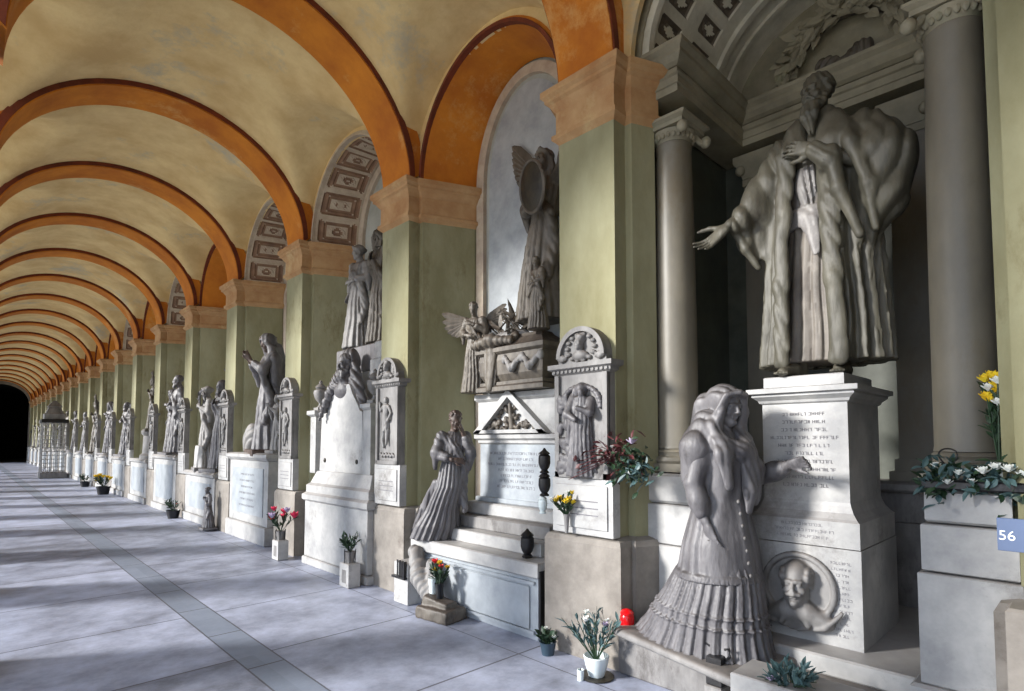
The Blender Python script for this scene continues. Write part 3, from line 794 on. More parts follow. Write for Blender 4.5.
text_rows(r, -.0, -.28, -.13, .05, .5, 13, .015, 9, dens=.9); text_rows(r, .004, -.2, .2, .6, .71, 3, .016, 4)

# medallion portrait
r = empty('portrait_medallion', 'round marble medallion with a moustached man in relief on the pedestal front', 'medallion', (3.70, 1.31, 1.105-.4))
S = Sdf((-.16, -.26, -.27), (.02, .26, .26), .006)
S.push((0, 0, 0), (0, 0, 0))
for i in range(40):
    a0, a1 = 2*PI*i/40, 2*PI*(i+1)/40; S.cap((-.012, .2*cos(a0), .2*sin(a0)), (-.012, .2*cos(a1), .2*sin(a1)), .018, None, .004)
S.ell((-.0, 0, 0), (.012, .2, .2), k=.004)
S.pop()
S.push((-.045, .0, .035), (0, 0, -82), 1.12)   # head turned out of the wall
head(S, (0, 0, 0), (0, 0, 0), 1, hair='none', neck=True)
for e in (-1, 1): S.ell((e*.062, .0, .04), (.022, .06, .05), k=.01, fold=(60, .006, (0, .4, 1)))
S.cap((-.03, -.088, -.045), (0, -.105, -.038), .011, .014, .006); S.cap((.03, -.088, -.045), (0, -.105, -.038), .011, .014, .006)
S.pop()
S.tube([(-.02, -.16, -.18), (-.05, -.05, -.13), (-.05, .05, -.13), (-.02, .16, -.18)], [.04, .055, .055, .04], .03)
S.ell((-.02, 0, -.19), (.05, .18, .05), k=.02); S.cap((-.1, .03, -.1), (-.075, .08, -.2), .014, .018, .008); S.cap((-.1, -.03, -.1), (-.075, -.07, -.2), .014, .018, .008)
S.tube([(-.03, .23, -.14), (-.05, .17, -.2), (-.04, 0, -.235), (-.05, -.16, -.2), (-.03, -.24, -.1)], [.012, .018, .016, .018, .012], .01, fold=(60, .008, (0, 1, 1)))
S.mesh('portrait', M['oldm'], r)
# ================================================================== statues (each faces local -Y)
def gown(S, rows, n=16, a0=.02, a1=.006, seed=1.0, k=.03, **kw): return S.loft(rows, k, n, a0, a1, seed=seed, **kw)

# ---- the bearded robed giant
def giant():
    r = empty('statue_of_robed_man', 'bearded giant in a wide open mantle, one palm held out, on the tall pedestal', 'statue', (4.12, 1.27, 2.015), R(-90))
    S = Sdf((-.86, -.5, -.02), (.62, .35, 2.12), .0075)
    head(S, (.035, -.1, 1.90), (4, 0, -14), 1.12, hair='short', beard=.17)
    S.cap((.02, -.02, 1.72), (.0, .0, 1.55), .075, .12, .04)
    S.cap((-.18, 0, 1.6), (.2, 0, 1.62), .09, .09, .05); S.cap((0, 0, 1.5), (0, 0, 1.0), .16, .15, .05)
    S.tube([(-.22, 0, 1.6), (-.36, -.1, 1.3), (-.49, -.26, 1.12)], [.075, .058, .034], .02)
    hand(S, (-.53, -.29, 1.08), (-.68, -.3, -.62), (.2, .9, -.3), 1, 16, 1.35, spread=11, thumb=1.8)
    S.tube([(.24, 0, 1.6), (.36, -.12, 1.3), (.1, -.24, 1.42)], [.075, .058, .036], .02)
    hand(S, (.055, -.27, 1.45), (-.9, -.1, .38), (0, -.95, .1), 1, 22, 1.2, thumb=1.1)
    for e, y in ((-1, -.16), (1, -.06)):
        x = .12*e-.0
        S.cap((x, .0, .5), (x, y*.6+.02, .08), .07, .045, .03)
        S.tube([(x, y+.1, .045), (x+.01*e, y-.02, .05), (x+.03*e, y-.15, .028)], [.045, .042, .03], .02)
        for t in range(5): S.cap((x+.03*e+(t-2)*.014, y-.14, .025), (x+.03*e+(t-2)*.017, y-.19+.01*abs(t-1), .02), .012, .01, .003)
    S.mesh('body', M['giant'], r)
    # tunic
    S = Sdf((-.34, -.32, 0.0), (.34, .3, 1.72), .009)
    gown(S, [(.1, -.02, 0, .27, .17), (.5, -.01, -.01, .22, .15), (.95, 0, -.01, .19, .15), (1.3, 0, 0, .21, .155), (1.6, 0, .0, .17, .12)], 15, .022, .008, 2.2)
    S.mesh('tunic', M['giantin'], r)
    S = Sdf((-.2, -.36, .75), (.2, .1, 1.5), .007)
    S.loft([(1.0, -.02, -.02, .185, .165), (1.05, -.02, -.02, .2, .18), (1.1, -.02, -.02, .2, .178), (1.13, -.02, -.02, .185, .165)], .01, 8, .01, .01, tw=2)
    S.loft([(1.13, -.03, -.11, .06, .075), (1.25, -.03, -.12, .075, .075), (1.4, -.02, -.11, .07, .07)], .01, 9, .02, .02, tw=3)
    S.cap((.0, -.185, 1.02), (.04, -.2, .8), .06, .02, .02, flat=((0, 1, 0), 2.5), fold=(60, .01, (1, 0, .1)))
    S.mesh('sash', M['sash'], r)
    # mantle: a hollow cloak open in front
    S = Sdf((-.82, -.5, .03), (.74, .42, 1.82), .0095)
    def op(x, y, z):
        cx = -.03+.02*np.sin(4*z); w = np.interp(z, [0, .6, 1.2, 1.5, 1.7], [.15, .13, .11, .09, .07])
        return np.maximum(np.abs(x-cx)-w, y+.02)
    S.loft([(.09, 0, .02, .40, .27), (.45, .0, .02, .37, .26), (.95, .01, .01, .34, .25), (1.35, .02, .01, .33, .225), (1.58, .01, .01, .28, .17), (1.7, .01, .02, .17, .12), (1.76, .01, .03, .12, .1)], .02, 19, .045, .02, seed=.7, hollow=.05, front=op)
    # rolled lapels
    S.tube([(-.17, -.26, .1), (-.17, -.25, .6), (-.15, -.23, 1.1), (-.13, -.19, 1.5), (-.08, -.1, 1.72)], [.05, .045, .05, .06, .05], .03, flat=((0, 1, 0), 1.8), fold=(30, .014, (1, 0, .4)))
    S.tube([(.17, -.26, .1), (.15, -.25, .6), (.14, -.24, 1.1), (.13, -.19, 1.5), (.1, -.1, 1.74)], [.055, .05, .055, .065, .055], .03, flat=((0, 1, 0), 1.8), fold=(30, .014, (1, 0, .4)))
    # sleeve of the outstretched arm
    fl = dict(fold=(34, .018, (.9, .3, .55)))
    S.tube([(-.2, 0, 1.6), (-.33, -.06, 1.36), (-.45, -.2, 1.15)], [.12, .12, .075], .04, **fl)
    S.tube([(-.27, .02, 1.45), (-.36, -.06, 1.2), (-.47, -.24, 1.1)], [.1, .11, .05], .05, **fl)
    S.tube([(-.36, -.02, 1.3), (-.42, -.08, 1.02), (-.36, -.1, .88)], [.1, .09, .03], .05, fold=(30, .025, (1, .2, .2)))
    S.tube([(-.5, -.22, 1.1), (-.43, -.17, .94), (-.36, -.13, .8)], [.028, .032, .022], .02)
    # great hanging sleeve of the bent arm
    S.ell((.36, -.03, 1.42), (.15, .16, .19), k=.06, fold=(30, .02, (1, .6, .2)))
    S.tube([(.28, .0, 1.6), (.40, -.04, 1.35), (.38, -.06, 1.1), (.31, -.12, .86)], [.12, .165, .14, .045], .06, fold=(30, .022, (1, .6, -.2)))
    S.tube([(.16, -.26, 1.4), (.2, -.28, 1.15), (.3, -.24, .84)], [.05, .04, .028], .025)
    S.tube([(.16, -.1, 1.68), (.26, -.2, 1.45), (.35, -.22, 1.15), (.37, -.18, .88)], [.05, .045, .03, .02], .03, fold=(40, .01, (1, 0, .3)))
    S.cap((.07, -.28, 1.44), (.14, -.26, 1.35), .055, .07, .02, fold=(70, .008, (1, 0, 1)))
    # collar roll round the neck
    for e in (-1, 1): S.tube([(e*.06+.01, -.16, 1.5), (e*.11+.01, -.09, 1.68), (e*.09+.01, .04, 1.78)], [.045, .06, .05], .03, fold=(40, .012, (1, 0, .5)))
    S.rough(.004, 26, 1)
    S.mesh('mantle', M['giant'], r)
    return r
giant()

# ---- the veiled woman in a flounced dress
def veiled_woman():
    r = empty('statue_of_veiled_woman', 'veiled woman in buttoned jacket and flounced dress standing before the pedestal', 'statue', (3.41, 1.66, .335), R(-14), sc_=.985)
    # front (-Y) points away from the far end and slightly to the gallery
    S = Sdf((-.4, -.5, .5), (.5, .25, 1.66), .0065)
    head(S, (.0, -.06, 1.50), (12, 0, -8), 1.0, hair='bun')
    S.cap((0, 0, 1.35), (0, .0, 1.2), .06, .11, .04); S.cap((-.13, 0, 1.3), (.13, 0, 1.3), .06, None, .03); S.cap((0, 0, 1.25), (0, 0, .95), .12, .1, .04)
    S.tube([(-.17, .01, 1.27), (-.22, .02, 1.0), (-.2, -.05, .8)], [.05, .04, .028], .02)
    hand(S, (-.2, -.07, .76), (.1, -.3, -.9), (-.95, 0, .1), -1, 20, .95)
    S.tube([(.19, .0, 1.27), (.27, -.1, 1.06), (.24, -.3, 1.13)], [.05, .04, .028], .02)
    hand(S, (.23, -.34, 1.14), (-.1, -.95, .2), (.8, 0, .5), 1, 30, .95)
    S.mesh('body', M['grey'], r)
    # jacket with basque, puffed sleeves and cuffs
    S = Sdf((-.5, -.45, .42), (.5, .36, 1.4), .0075)
    S.loft([(.44, .0, .02, .27, .245), (.65, .0, .01, .24, .21), (.92, 0, 0, .165, .145), (1.05, 0, -.01, .16, .145), (1.2, 0, -.02, .18, .15), (1.31, 0, 0, .15, .1), (1.35, 0, .0, .08, .07)], .02, 12, .014, .004, seed=1.4)
    for e, el, wr in ((-1, (-.22, .02, 1.02), (-.205, -.03, .85)), (1, (.27, -.1, 1.06), (.25, -.26, 1.11))):
        S.tube([(e*.155, 0, 1.27), (e*.19, .0, 1.16), el], [.06, .062, .054], .02, fold=(26, .007, (.3, .3, 1)))
        S.cap(el, wr, .056, .05, .02, fold=(40, .005, (1, .3, .3)))
        m = (V(el)+V(wr))/2; d = (V(wr)-V(el)).normalized()
        for q, rr_ in ((-.04, .06), (-.01, .064), (.02, .066), (.045, .06)): S.cap(tuple(m+d*q), tuple(m+d*(q+.006)), rr_, None, .006)
    # lower edge flounce
    X, Y, Z = S.ax[0][:, None, None], S.ax[1][None, :, None], S.ax[2][None, None, :]
    S.loft([(.43, .0, .02, .285, .258), (.47, .0, .02, .278, .25), (.48, 0, .02, .262, .24)], .008, 110, .007, .004, seed=.3)
    S.mesh('jacket', M['grey'], r)
    b = MB()
    for i in range(7):
        z = .48+.072*i; yy = -np.interp(z, [.44, .52, .65, .92, 1.05, 1.2], [.232, .222, .2, .15, .16, .175])
        b.ball((-.02, yy, z), (.013, .009, .013), 10, 7)
        b.build('button', M['oldm'], r, smooth=True); b = MB()
    # skirt
    S = Sdf((-.56, -.42, -.01), (.46, .95, .8), .008)
    gown(S, [(.0, -.03, .16, .315, .49), (.1, -.02, .125, .305, .42), (.22, -.02, .09, .295, .36), (.36, -.01, .05, .275, .3), (.46, 0, .03, .26, .26), (.6, 0, 0, .2, .18)], 36, .024, .012, 1.1)
    gown(S, [(.17, -.02, .105, .31, .395), (.185, -.02, .10, .308, .39), (.19, -.02, .10, .29, .37)], 36, .022, .022, 1.1, k=.006)
    gown(S, [(.235, -.02, .086, .298, .365), (.25, -.02, .082, .296, .36), (.255, -.02, .08, .28, .34)], 36, .022, .022, 1.1, k=.006)
    S.F = np.maximum(S.F, -.0-S.ax[2][None, None, :])
    S.mesh('skirt', M['grey'], r)
    # veil over the head, falling over the shoulders
    S = Sdf((-.34, -.36, .68), (.34, .32, 1.68), .0075)
    S.push((0, -.06, 1.50), (12, 0, -8))
    S.ell((0, .03, .035), (.105, .115, .1), k=.01, fold=(45, .012, (1, .1, .3)))
    S.ell((0, -.11, -.01), (.062, .09, .1), k=.01, cut=True)
    S.tube([(-.075, -.06, .07), (-.092, -.05, -.03), (-.1, -.03, -.14)], [.022, .03, .04], .02, fold=(60, .008, (0, 1, .2)))
    S.tube([(.075, -.06, .07), (.092, -.05, -.03), (.1, -.03, -.14)], [.022, .03, .04], .02, fold=(60, .008, (0, 1, .2)))
    S.tube([(-.07, -.07, .08), (0, -.095, .1), (.07, -.07, .08)], [.02, .018, .02], .01)
    S.pop()
    S.tube([(0, .1, 1.5), (0, .13, 1.25), (0, .15, .95)], [.09, .12, .09], .05, flat=((0, 1, 0), 1.5), fold=(45, .018, (1, .2, .1)))
    for e in (-1, 1):
        S.tube([(e*.1, .02, 1.4), (e*.17, .03, 1.24), (e*.2, .06, 1.05)], [.075, .1, .06], .04, fold=(45, .014, (1, .4, .2)))
    S.tube([(-.12, -.06, 1.36), (-.13, -.14, 1.2), (-.13, -.17, 1.02)], [.05, .06, .035], .03, flat=((0, 1, 0), 1.6), fold=(55, .012, (1, 0, .15)))
    S.tube([(.1, -.06, 1.36), (.05, -.17, 1.2), (.03, -.2, .98), (.02, -.19, .86)], [.05, .06, .05, .025], .03, flat=((0, 1, 0), 1.6), fold=(55, .012, (1, 0, .15)))
    S.tube([(-.12, -.1, 1.27), (0, -.15, 1.22), (.12, -.1, 1.27)], [.05, .055, .05], .03, fold=(50, .01, (.3, 0, 1)))
    S.tube([(.1, -.1, 1.25), (.11, -.18, 1.1), (.09, -.19, .92)], [.05, .06, .03], .03, flat=((0, 1, 0), 1.6), fold=(55, .012, (1, 0, .15)))
    S.mesh('veil', M['grey'], r)
    S = Sdf((-.5, -.45, -.05), (.5, .9, .01), .012)
    S.box((-.02, .13, -.02), (.36, .5, .028), rd=.02, k=.02); S.F = np.maximum(S.F, -.045-S.ax[2][None, None, :])
    S.rough(.006, 30, 2); S.mesh('ground_base', M['oldm'], r)
    return r
veiled_woman()
# ================================================================== generic robed figures
def feathers(mb, root, out, up, L, n=7, rows=3, x=-1, fan=1.75):
    """a raised wing: flight feathers fanned from the wrist, shorter ones hanging from the arm bone"""
    root, out, up = V(root), V(out).normalized(), V(up).normalized(); nrm = out.cross(up).normalized()
    wrist = root+(out*.22+up*.16)*L; dr = lambda a: out*cos(a)+up*sin(a)
    for r_ in range(3):
        for i in range(8-r_):
            t = i/(7-r_); mb.leaf(wrist-dr(.6)*.03*L+nrm*.014*(r_-1), dr(.45-fan*t), L*(.8-.42*t)*(1-.27*r_), L*.19, nrm, curl=.12, blunt=True)
        for i in range(7-r_):
            t = i/(6-r_); mb.leaf(root.lerp(wrist, t)+nrm*.012*(r_-1), dr(-1.75+.35*t), L*(.34+.16*t)*(1-.27*r_), L*.15, nrm, curl=.1, blunt=True)
    mb.tube([root-up*.05, root.lerp(wrist, .5)+up*.03*L, wrist+out*.02*L, wrist-up*.05*L], [L*.05, L*.055, L*.055, L*.03], 8)
    return mb

ARMS = {
 'down': ((.2, .02, 1.14), (.2, -.06, .9), (.05, -.3, -.9)), 'breast': ((.24, -.02, 1.15), (.07, -.17, 1.25), (-.8, -.2, .5)),
 'chin': ((.2, -.14, 1.14), (.08, -.17, 1.40), (-.3, -.2, .8)), 'out': ((.36, -.1, 1.25), (.52, -.26, 1.18), (.7, -.5, -.2)),
 'up': ((.33, -.06, 1.5), (.34, -.1, 1.76), (0, -.1, 1)), 'pray': ((.2, -.14, 1.14), (.035, -.27, 1.28), (-.1, -.5, .85)),
 'waist': ((.24, -.03, 1.14), (.08, -.2, 1.06), (-.9, -.2, -.1)),
}
def robed(label, loc, rz, sc_=1.0, m='grey', ra='down', la='breast', hood=False, lean=0, hd=(8, 0, 0), hair='bun', wings=None, vox=.012, seed=1.0, cat='statue', name='draped_statue', trail=None, base=True, man=False, group=None, bust=False, gm=None, z0=0, sweep=(0, 0)):
    """standing figure 1.7 tall (before scale), facing local -Y"""
    r = empty(name, label, cat, loc, R(rz), sc_=sc_, group=group)
    S = Sdf((-.75, -.6, z0), (.75, .4, 2.0), vox)
    lx = lean
    head(S, (lx*1.0, -.05, 1.565), hd, .98, hair=hair if not hood else 'bun', beard=.1 if man else 0)
    sh = lambda e: (e*.165+lx*.9, .0, 1.36)
    S.cap((lx*.95, 0, 1.42), (lx*.9, 0, 1.3), .055, .1, .04)
    for e, an in ((-1, ra), (1, la)):
        el, wr, hdv = ARMS[an]; el = (el[0]*e+lx*.8, el[1], el[2]); wr = (wr[0]*e+lx*.85, wr[1], wr[2])
        S.tube([sh(e), el, wr], [.055, .042, .028], .02)
        hv = (hdv[0]*e, hdv[1], hdv[2]); hand(S, tuple(V(wr)+V(hv).normalized()*.04), hv, (e*.7, -.4, .3) if an != 'down' else (e, 0, 0), 1 if e > 0 else -1, 25, .95)
    S.cap((lx*.7, 0, 1.25), (lx*.5, 0, 1.0), .12, .1, .05)
    S.mesh('body', M[m], r)
    S = Sdf((-.7, -.55, min(z0, -.0 if not trail else trail[2]-.1)-.02), (.7, .5 if not trail else trail[1]+.25, 1.72), vox)
    sx, sy = sweep; sw = 1+.6*math.hypot(sx, sy)
    S.loft([(z0, sx, .03+sy, .27*sw, .25*sw), (.18, sx*.7, .025+sy*.7, .25*sw, .225*sw), (.38, sx*.38, .02+sy*.38, .22, .2), (.7, lx*.3, 0, .18, .16), (1.02, lx*.6, 0, .135, .115), (1.22, lx*.8, -.01, .165, .13), (1.36, lx*.9, 0, .165, .1), (1.43, lx*.95, .01, .07, .06)], .02, 17, .032, .007, seed=seed)
    for e, an in ((-1, ra), (1, la)):
        el, wr, hdv = ARMS[an]; el = (el[0]*e+lx*.8, el[1], el[2]); wr = (wr[0]*e+lx*.85, wr[1], wr[2])
        wr2 = tuple(V(el)+(V(wr)-V(el))*.7)
        S.tube([sh(e), el, wr2], [.075, .07, .055], .02, fold=(34, .012, (.4, .2, 1)))
        S.cap(el, (el[0], el[1]+.02, el[2]-.2), .06, .025, .03, fold=(40, .012, (1, .2, 0)))
    S.tube([(-.17+lx*.9, -.02, 1.38), (0+lx*.8, -.13, 1.2), (.16+lx*.6, -.1, 1.0), (.2, .0, .7), (.2, -.1, .4)], [.04, .045, .05, .06, .04], .03, fold=(40, .014, (.8, .1, .4)))
    if trail:
        x, y, z = trail
        for q in range(4):
            S.tube([(-.14+.09*q, .12, .75-.1*(q % 2)), (-.1+.07*q+x*.5, .12+y*.45, .38), (x-.1+.09*q, y, z+.05+.03*(q % 2))], [.05, .065, .05], .03, fold=(44, .014, (1, .15, 0)))
    S.rough(.003, 28, seed)
    S.mesh('gown', M[gm or m], r)
    if hood:
        S = Sdf((-.35, -.3, .6), (.35, .35, 1.75), vox)
        S.push((lx, -.05, 1.565), hd)
        S.ell((0, .02, .03), (.105, .12, .115), k=.01, fold=(40, .01, (1, .2, .2))); S.ell((0, -.11, -.03), (.06, .1, .1), k=.01, cut=True)
        for e in (-1, 1): S.tube([(e*.085, -.04, .02), (e*.1, -.01, -.12)], [.03, .05], .02)
        S.pop()
        for e in (-1, 1): S.tube([(e*.1+lx, .0, 1.45), (e*.17+lx*.9, .02, 1.3), (e*.2+lx*.7, .05, 1.0), (e*.17, .1, .75)], [.06, .09, .07, .04], .04, fold=(40, .016, (1, .3, .15)))
        S.tube([(lx, .08, 1.5), (lx*.8, .12, 1.2), (lx*.5, .13, .8)], [.08, .13, .09], .05, fold=(36, .018, (1, .1, 0)))
        S.mesh('hood', M[gm or m], r)
    if wings:
        for e, L, up, *fn in wings:
            mb = MB(); feathers(mb, (e*.09+lx, .12, 1.3), (e*.75, .08, up), (0, .05, 1), L, fan=fn[0] if fn else 1.75); mb.build('wing', M[m], r)
    if base:
        S = Sdf((-.4, -.4, -.09), (.4, .4, .03), .014)
        S.box((0, .02, -.035), (.32, .3, .05), rd=.015, k=.02); S.rough(.005, 20, 1)
        S.mesh('base', M[m], r)
    return r

def arch_pts(h, z0, z1, n=18): return [(-h, z0)]+[(-h*cos(PI*i/n), z1+h*sin(PI*i/n)) for i in range(n+1)]+[(h, z0)]
def slab_out(pts, c=0): return [(y+c, z) for y, z in pts]

# ---- steles standing on the base blocks of the wall piers
def stele(n, label, base_h=.42, w=.27, top=1.2, rel='pray', small=False):
    r = empty('pier_stele', label, 'grave stele', (W, py(n)+PW/2-.01, .9), 0, group='steles on the wall piers')
    d = -.085
    MB().box((d, -w-.015, 0), (0, w+.015, base_h), bev=.006).box((d-.012, -w+.03, .05), (d, w-.03, base_h-.05), bev=.004).build('stele_base', M['marble'], r)
    for k in range(3): 
        q = MB(); q.box((d-.0135, -w*.6, base_h*.35+.05*k), (d-.012, w*.6, base_h*.35+.05*k+.008)); q.build('inscription_line', M['letters'], r)
    mb = MB(); mb.box((d+.01, -w+.02, base_h), (0, w-.02, top))
    for s in (-1, 1): mb.box((d-.015, s*(w-.02), base_h), (d+.02, s*(w-.06), top))
    mb.box((d-.015, -w+.02, base_h), (d+.02, w-.02, base_h+.04))
    mb.build('stele_slab', M['oldm'], r)
    mb = MB(); mb.prof([(d+.0, -w), (0, -w), (0, w), (d+.0, w)], [(-.01, top), (.01, top+.015), (.01, top+.035), (.035, top+.05), (.035, top+.085), (0, top+.09)])
    for i in range(13): y = -w+.02+i*(2*w-.04)/12; mb.box((d-.022, y-.01, top+.018), (d, y+.008, top+.036))
    mb.build('cornice', M['oldm'], r)
    mb = MB(); a = arch_pts(w-.04, top+.09, top+.13); mb.extr(a, 'x', d+.01, 0)
    k = 18
    o = [(-(w-.04)*cos(PI*i/k), top+.13+(w-.04)*sin(PI*i/k)) for i in range(k+1)]; q = [(y*.84, top+.13+(z-top-.13)*.84) for y, z in o]
    for i in range(k): mb.extr([o[i], o[i+1], q[i+1], q[i]], 'x', d-.02, d+.02)
    mb.build('arched_top', M['oldm'], r)
    S = Sdf((d-.12, -.24, top+.08), (0, .24, top+.42), .008)
    S.push((d-.01, 0, top+.24), (0, 0, -90), .5); head(S, (0, 0, 0), (0, 0, 0), 1, hair='curls'); S.ell((0, .02, -.2), (.15, .08, .08), k=.04); S.pop()
    for i in range(14): t = PI*1.0+2*PI*i/14; S.ell((d, .13*cos(t), top+.2+.1*sin(t)), (.018, .025, .018), k=.006)
    for s in (-1, 1): S.ell((d, s*.18, top+.13), (.02, .05, .03), k=.01, fold=(80, .006, (0, 1, 1)))
    S.mesh('roundel', M['oldm'], r)
    S = Sdf((d-.13, -w, base_h-.02), (d+.06, w, top), .0075)
    hh = (top-base_h)
    if rel == 'pray':
        S.push((d-.015, -.02, base_h+.01), (0, 0, -72), hh*.92/1.7)
        S.loft([(0, 0, .03, .3, .18), (.4, 0, .0, .24, .16), (.8, 0, 0, .2, .14), (1.2, 0, -.0, .2, .13), (1.42, .0, 0, .12, .1)], .02, 15, .035, .014, seed=2)
        S.push((0, -.0, 1.52), (14, 0, 10)); S.ell((0, .02, .02), (.11, .12, .13), k=.02); S.ell((0, -.09, -.02), (.055, .06, .08), k=.02); S.pop()
        S.tube([(.18, 0, 1.35), (.2, -.16, 1.12), (.0, -.22, 1.2)], [.08, .07, .045], .03); S.tube([(-.18, 0, 1.35), (-.24, -.12, 1.1), (-.05, -.2, 1.0)], [.08, .07, .045], .03)
        S.tube([(-.12, .04, 1.55), (-.22, .04, 1.2), (-.26, .05, .6)], [.06, .08, .05], .04, fold=(40, .02, (1, 0, 0)))
        S.pop()
        for i in range(16):   # arched doorway and vines behind the figure
            t = PI*i/15; S.ell((d+.0, .185*cos(t), base_h+hh*.68+.16*sin(t)), (.022, .026, .02), k=.01)
        rq = random.Random(4)
        for i in range(34): S.ell((d, .17+rq.uniform(-.06, .05), base_h+.03+rq.random()*hh*.75), (.02, rq.uniform(.015, .035), rq.uniform(.02, .05)), k=.012)
        for i in range(16): S.ell((d, rq.uniform(-.22, .22), base_h+.03+rq.random()*.08), (.025, .03, .025), k=.012)
    else:
        S.push((d-.005, .02, base_h+hh*.26), (0, 0, -88), hh*.62/1.7)
        S.loft([(.45, 0, .0, .2, .12), (.8, 0, 0, .15, .12), (1.1, 0, 0, .13, .11), (1.38, .0, 0, .17, .1), (1.45, 0, 0, .07, .06)], .02, 9, .03, .01, seed=1)
        S.ell((0, 0, 1.58), (.09, .09, .12), k=.02); S.tube([(.1, 0, .5), (.12, -.05, .0)], [.08, .05], .03); S.tube([(-.08, 0, .5), (-.2, .0, .1), (-.12, 0, -.1)], [.08, .06, .05], .03)
        S.tube([(.17, 0, 1.35), (.32, 0, 1.1), (.2, -.05, .85)], [.06, .05, .05], .02); S.tube([(-.17, 0, 1.35), (-.34, 0, 1.2), (-.4, 0, 1.5)], [.06, .05, .05], .02)
        S.pop()
        for i in range(10): S.ell((d, -.14+.03*i, base_h+.09+.02*(i % 2)), (.014, .018, .02), k=.008)
    S.rough(.002, 60, 1)
    S.mesh('relief_figure', M['grey'] if rel == 'pray' else M['oldm'], r)
    return r
stele(0, 'arch-topped grave stele with praying veiled woman in relief on the nearest sage pier')
s1 = stele(1, 'narrow white stele with a small dancing figure in relief on the second pier', base_h=.44, w=.24, top=1.28, rel='small')
names = {2: 'stele with roundel on the third pier, behind the pink flowers', 3: 'stele with roundel on the fourth pier along the wall'}
for n in range(2, 14):
    dup(s1, (W, py(n)+PW/2-.01, .9), label=names.get(n, 'distant white arched stele on the %s wall pier' % ORD[n]))

# ================================================================== the stepped tomb between the two nearest piers
Y1a, Y1b = 3.12, 4.92
r = empty('stepped_tomb', 'stepped grey white marble tomb with triangular pediment behind the mourning woman', 'tomb', (3.3, 4.0, 0))
def yy(a, b): return a-4.0, b-4.0
a, b = yy(3.13, 4.90)
mb = MB(); mb.box((.04, a+.03, 0), (.84, b, .50), bev=.006); mb.build('lower_block', M['slab'], r)
mb = MB(); mb.box((0, a, .50), (.84, b, .62), bev=.01); mb.build('block_cornice', M['marble'], r)
mb = MB(); mb.box((.025, a+.12, .08), (.04, b-.25, .42), bev=.004)
for z in (.05, .44): mb.box((.015, a+.06, z), (.04, b-.2, z+.025))
mb.build('recessed_panel', M['slab'], r)
mb = MB(); mb.box((.02, a-.012, .05), (.5, a+.004, .56)); mb.build('dark_end_strip', M['black'], r)  # thin black strip over the near end of the lower block
a, b = yy(3.28, 4.62)
MB().box((.2, a, .62), (.84, b, .735), bev=.008).build('step', M['marble'], r)
MB().box((.33, a+.02, .735), (.84, b-.02, .86), bev=.012).build('step', M['oldm'], r)
MB().box((.44, a+.05, .86), (.84, b-.06, .98), bev=.012).build('step', M['marble'], r)
a, b = yy(3.38, 4.5)
MB().box((.52, a, .98), (.84, b, 1.03), bev=.008).box((.55, a+.04, 1.03), (.84, b-.04, 1.56)).build('inscription_block', M['slab'], r)
text_rows(r, .55, a+.15, b-.15, 1.12, 1.5, 7, .025, 6)
MB().prof([(.55, a), (.84, a), (.84, b), (.55, b)], [(-.02, 1.56), (0, 1.575), (0, 1.6), (.03, 1.62), (.03, 1.66), (0, 1.67)]).build('cornice', M['marble'], r)
MB().box((.57, a-.02, 1.67), (.84, b+.02, 2.0)).prof([(.56, a-.03), (.84, a-.03), (.84, b+.03), (.56, b+.03)], [(0, 2.0), (.02, 2.02), (.02, 2.07), (0, 2.075)]).build('attic_block', M['marble'], r)
mb = MB(); h = .52; zt = 1.67; ap = 2.1
for s in (-1, 1): mb.extr([(s*h, zt), (s*(h-.1), zt), (0, ap-.075), (0, ap)], 'x', .49, .58)
mb.extr([(-h, zt), (h, zt), (h-.06, zt+.035), (-h+.06, zt+.035)], 'x', .49, .58)
mb.build('pediment_frame', M['marble'], r)
S = Sdf((.5, -.42, 1.68), (.6, .42, 2.03), .008); rq = random.Random(8)
for i in range(70):
    y = rq.uniform(-.38, .38); zm = 1.69+(1-abs(y)/.42)*.32; z = rq.uniform(1.7, max(1.71, zm))
    S.ell((.555, y, z), (.025, rq.uniform(.012, .035), rq.uniform(.012, .035)), (rq.uniform(0, 180), 0, 0), k=.008)
S.tube([(.54, -.02, 1.72), (.53, .0, 1.95)], [.03, .02], .01)
S.mesh('tympanum_carving', M['dark'], r)

# mourning woman leaning on the steps
robed('mourning woman in long gown leaning on the stepped tomb, chin on hand', (3.44, 4.47, .62), -22, .75, 'brown', ra='waist', la='chin', lean=.08, hd=(16, 0, -14), hair='curls', vox=.008, seed=3.1, sweep=(-.1, .3), trail=(-.2, .74, -.06), base=False, name='statue_of_mourning_woman', gm='grey')

# sarcophagus under its pall, kneeling angel, and the groups above
r = empty('draped_sarcophagus', 'carved sarcophagus half covered by a stone pall above the pediment', 'sarcophagus', (3.68, 3.42, 2.08))
bx = [(.04, .04), (.42, .04), (.42, .92), (.04, .92)]
MB().prof(bx, [(.02, 0), (.02, .04), (-.01, .06), (-.01, .09)]).prof([(.05, .05), (.41, .05), (.41, .91), (.05, .91)], [(-.04, .09), (0, .16), (.01, .3), (0, .36)]).build('chest', M['dark'], r, smooth=False)
MB().prof(bx, [(0, .36), (.03, .38), (.03, .42), (0, .44), (-.1, .52), (-.12, .55)]).build('lid', M['dark'], r)
S = Sdf((-.08, -.05, .0), (.46, .98, .62), .009)
for y in (.18, .42): S.tube([(.04, y-.11, .32), (.015, y, .2), (.04, y+.11, .32)], [.02, .035, .02], .01, fold=(70, .008, (0, 1, 0)))
for y in (.06, .3, .54): S.ell((.04, y, .3), (.03, .03, .05), k=.01)
S.mesh('garlands', M['oldm'], r)
S = Sdf((-.08, -.02, .0), (.46, 1.04, .66), .009)
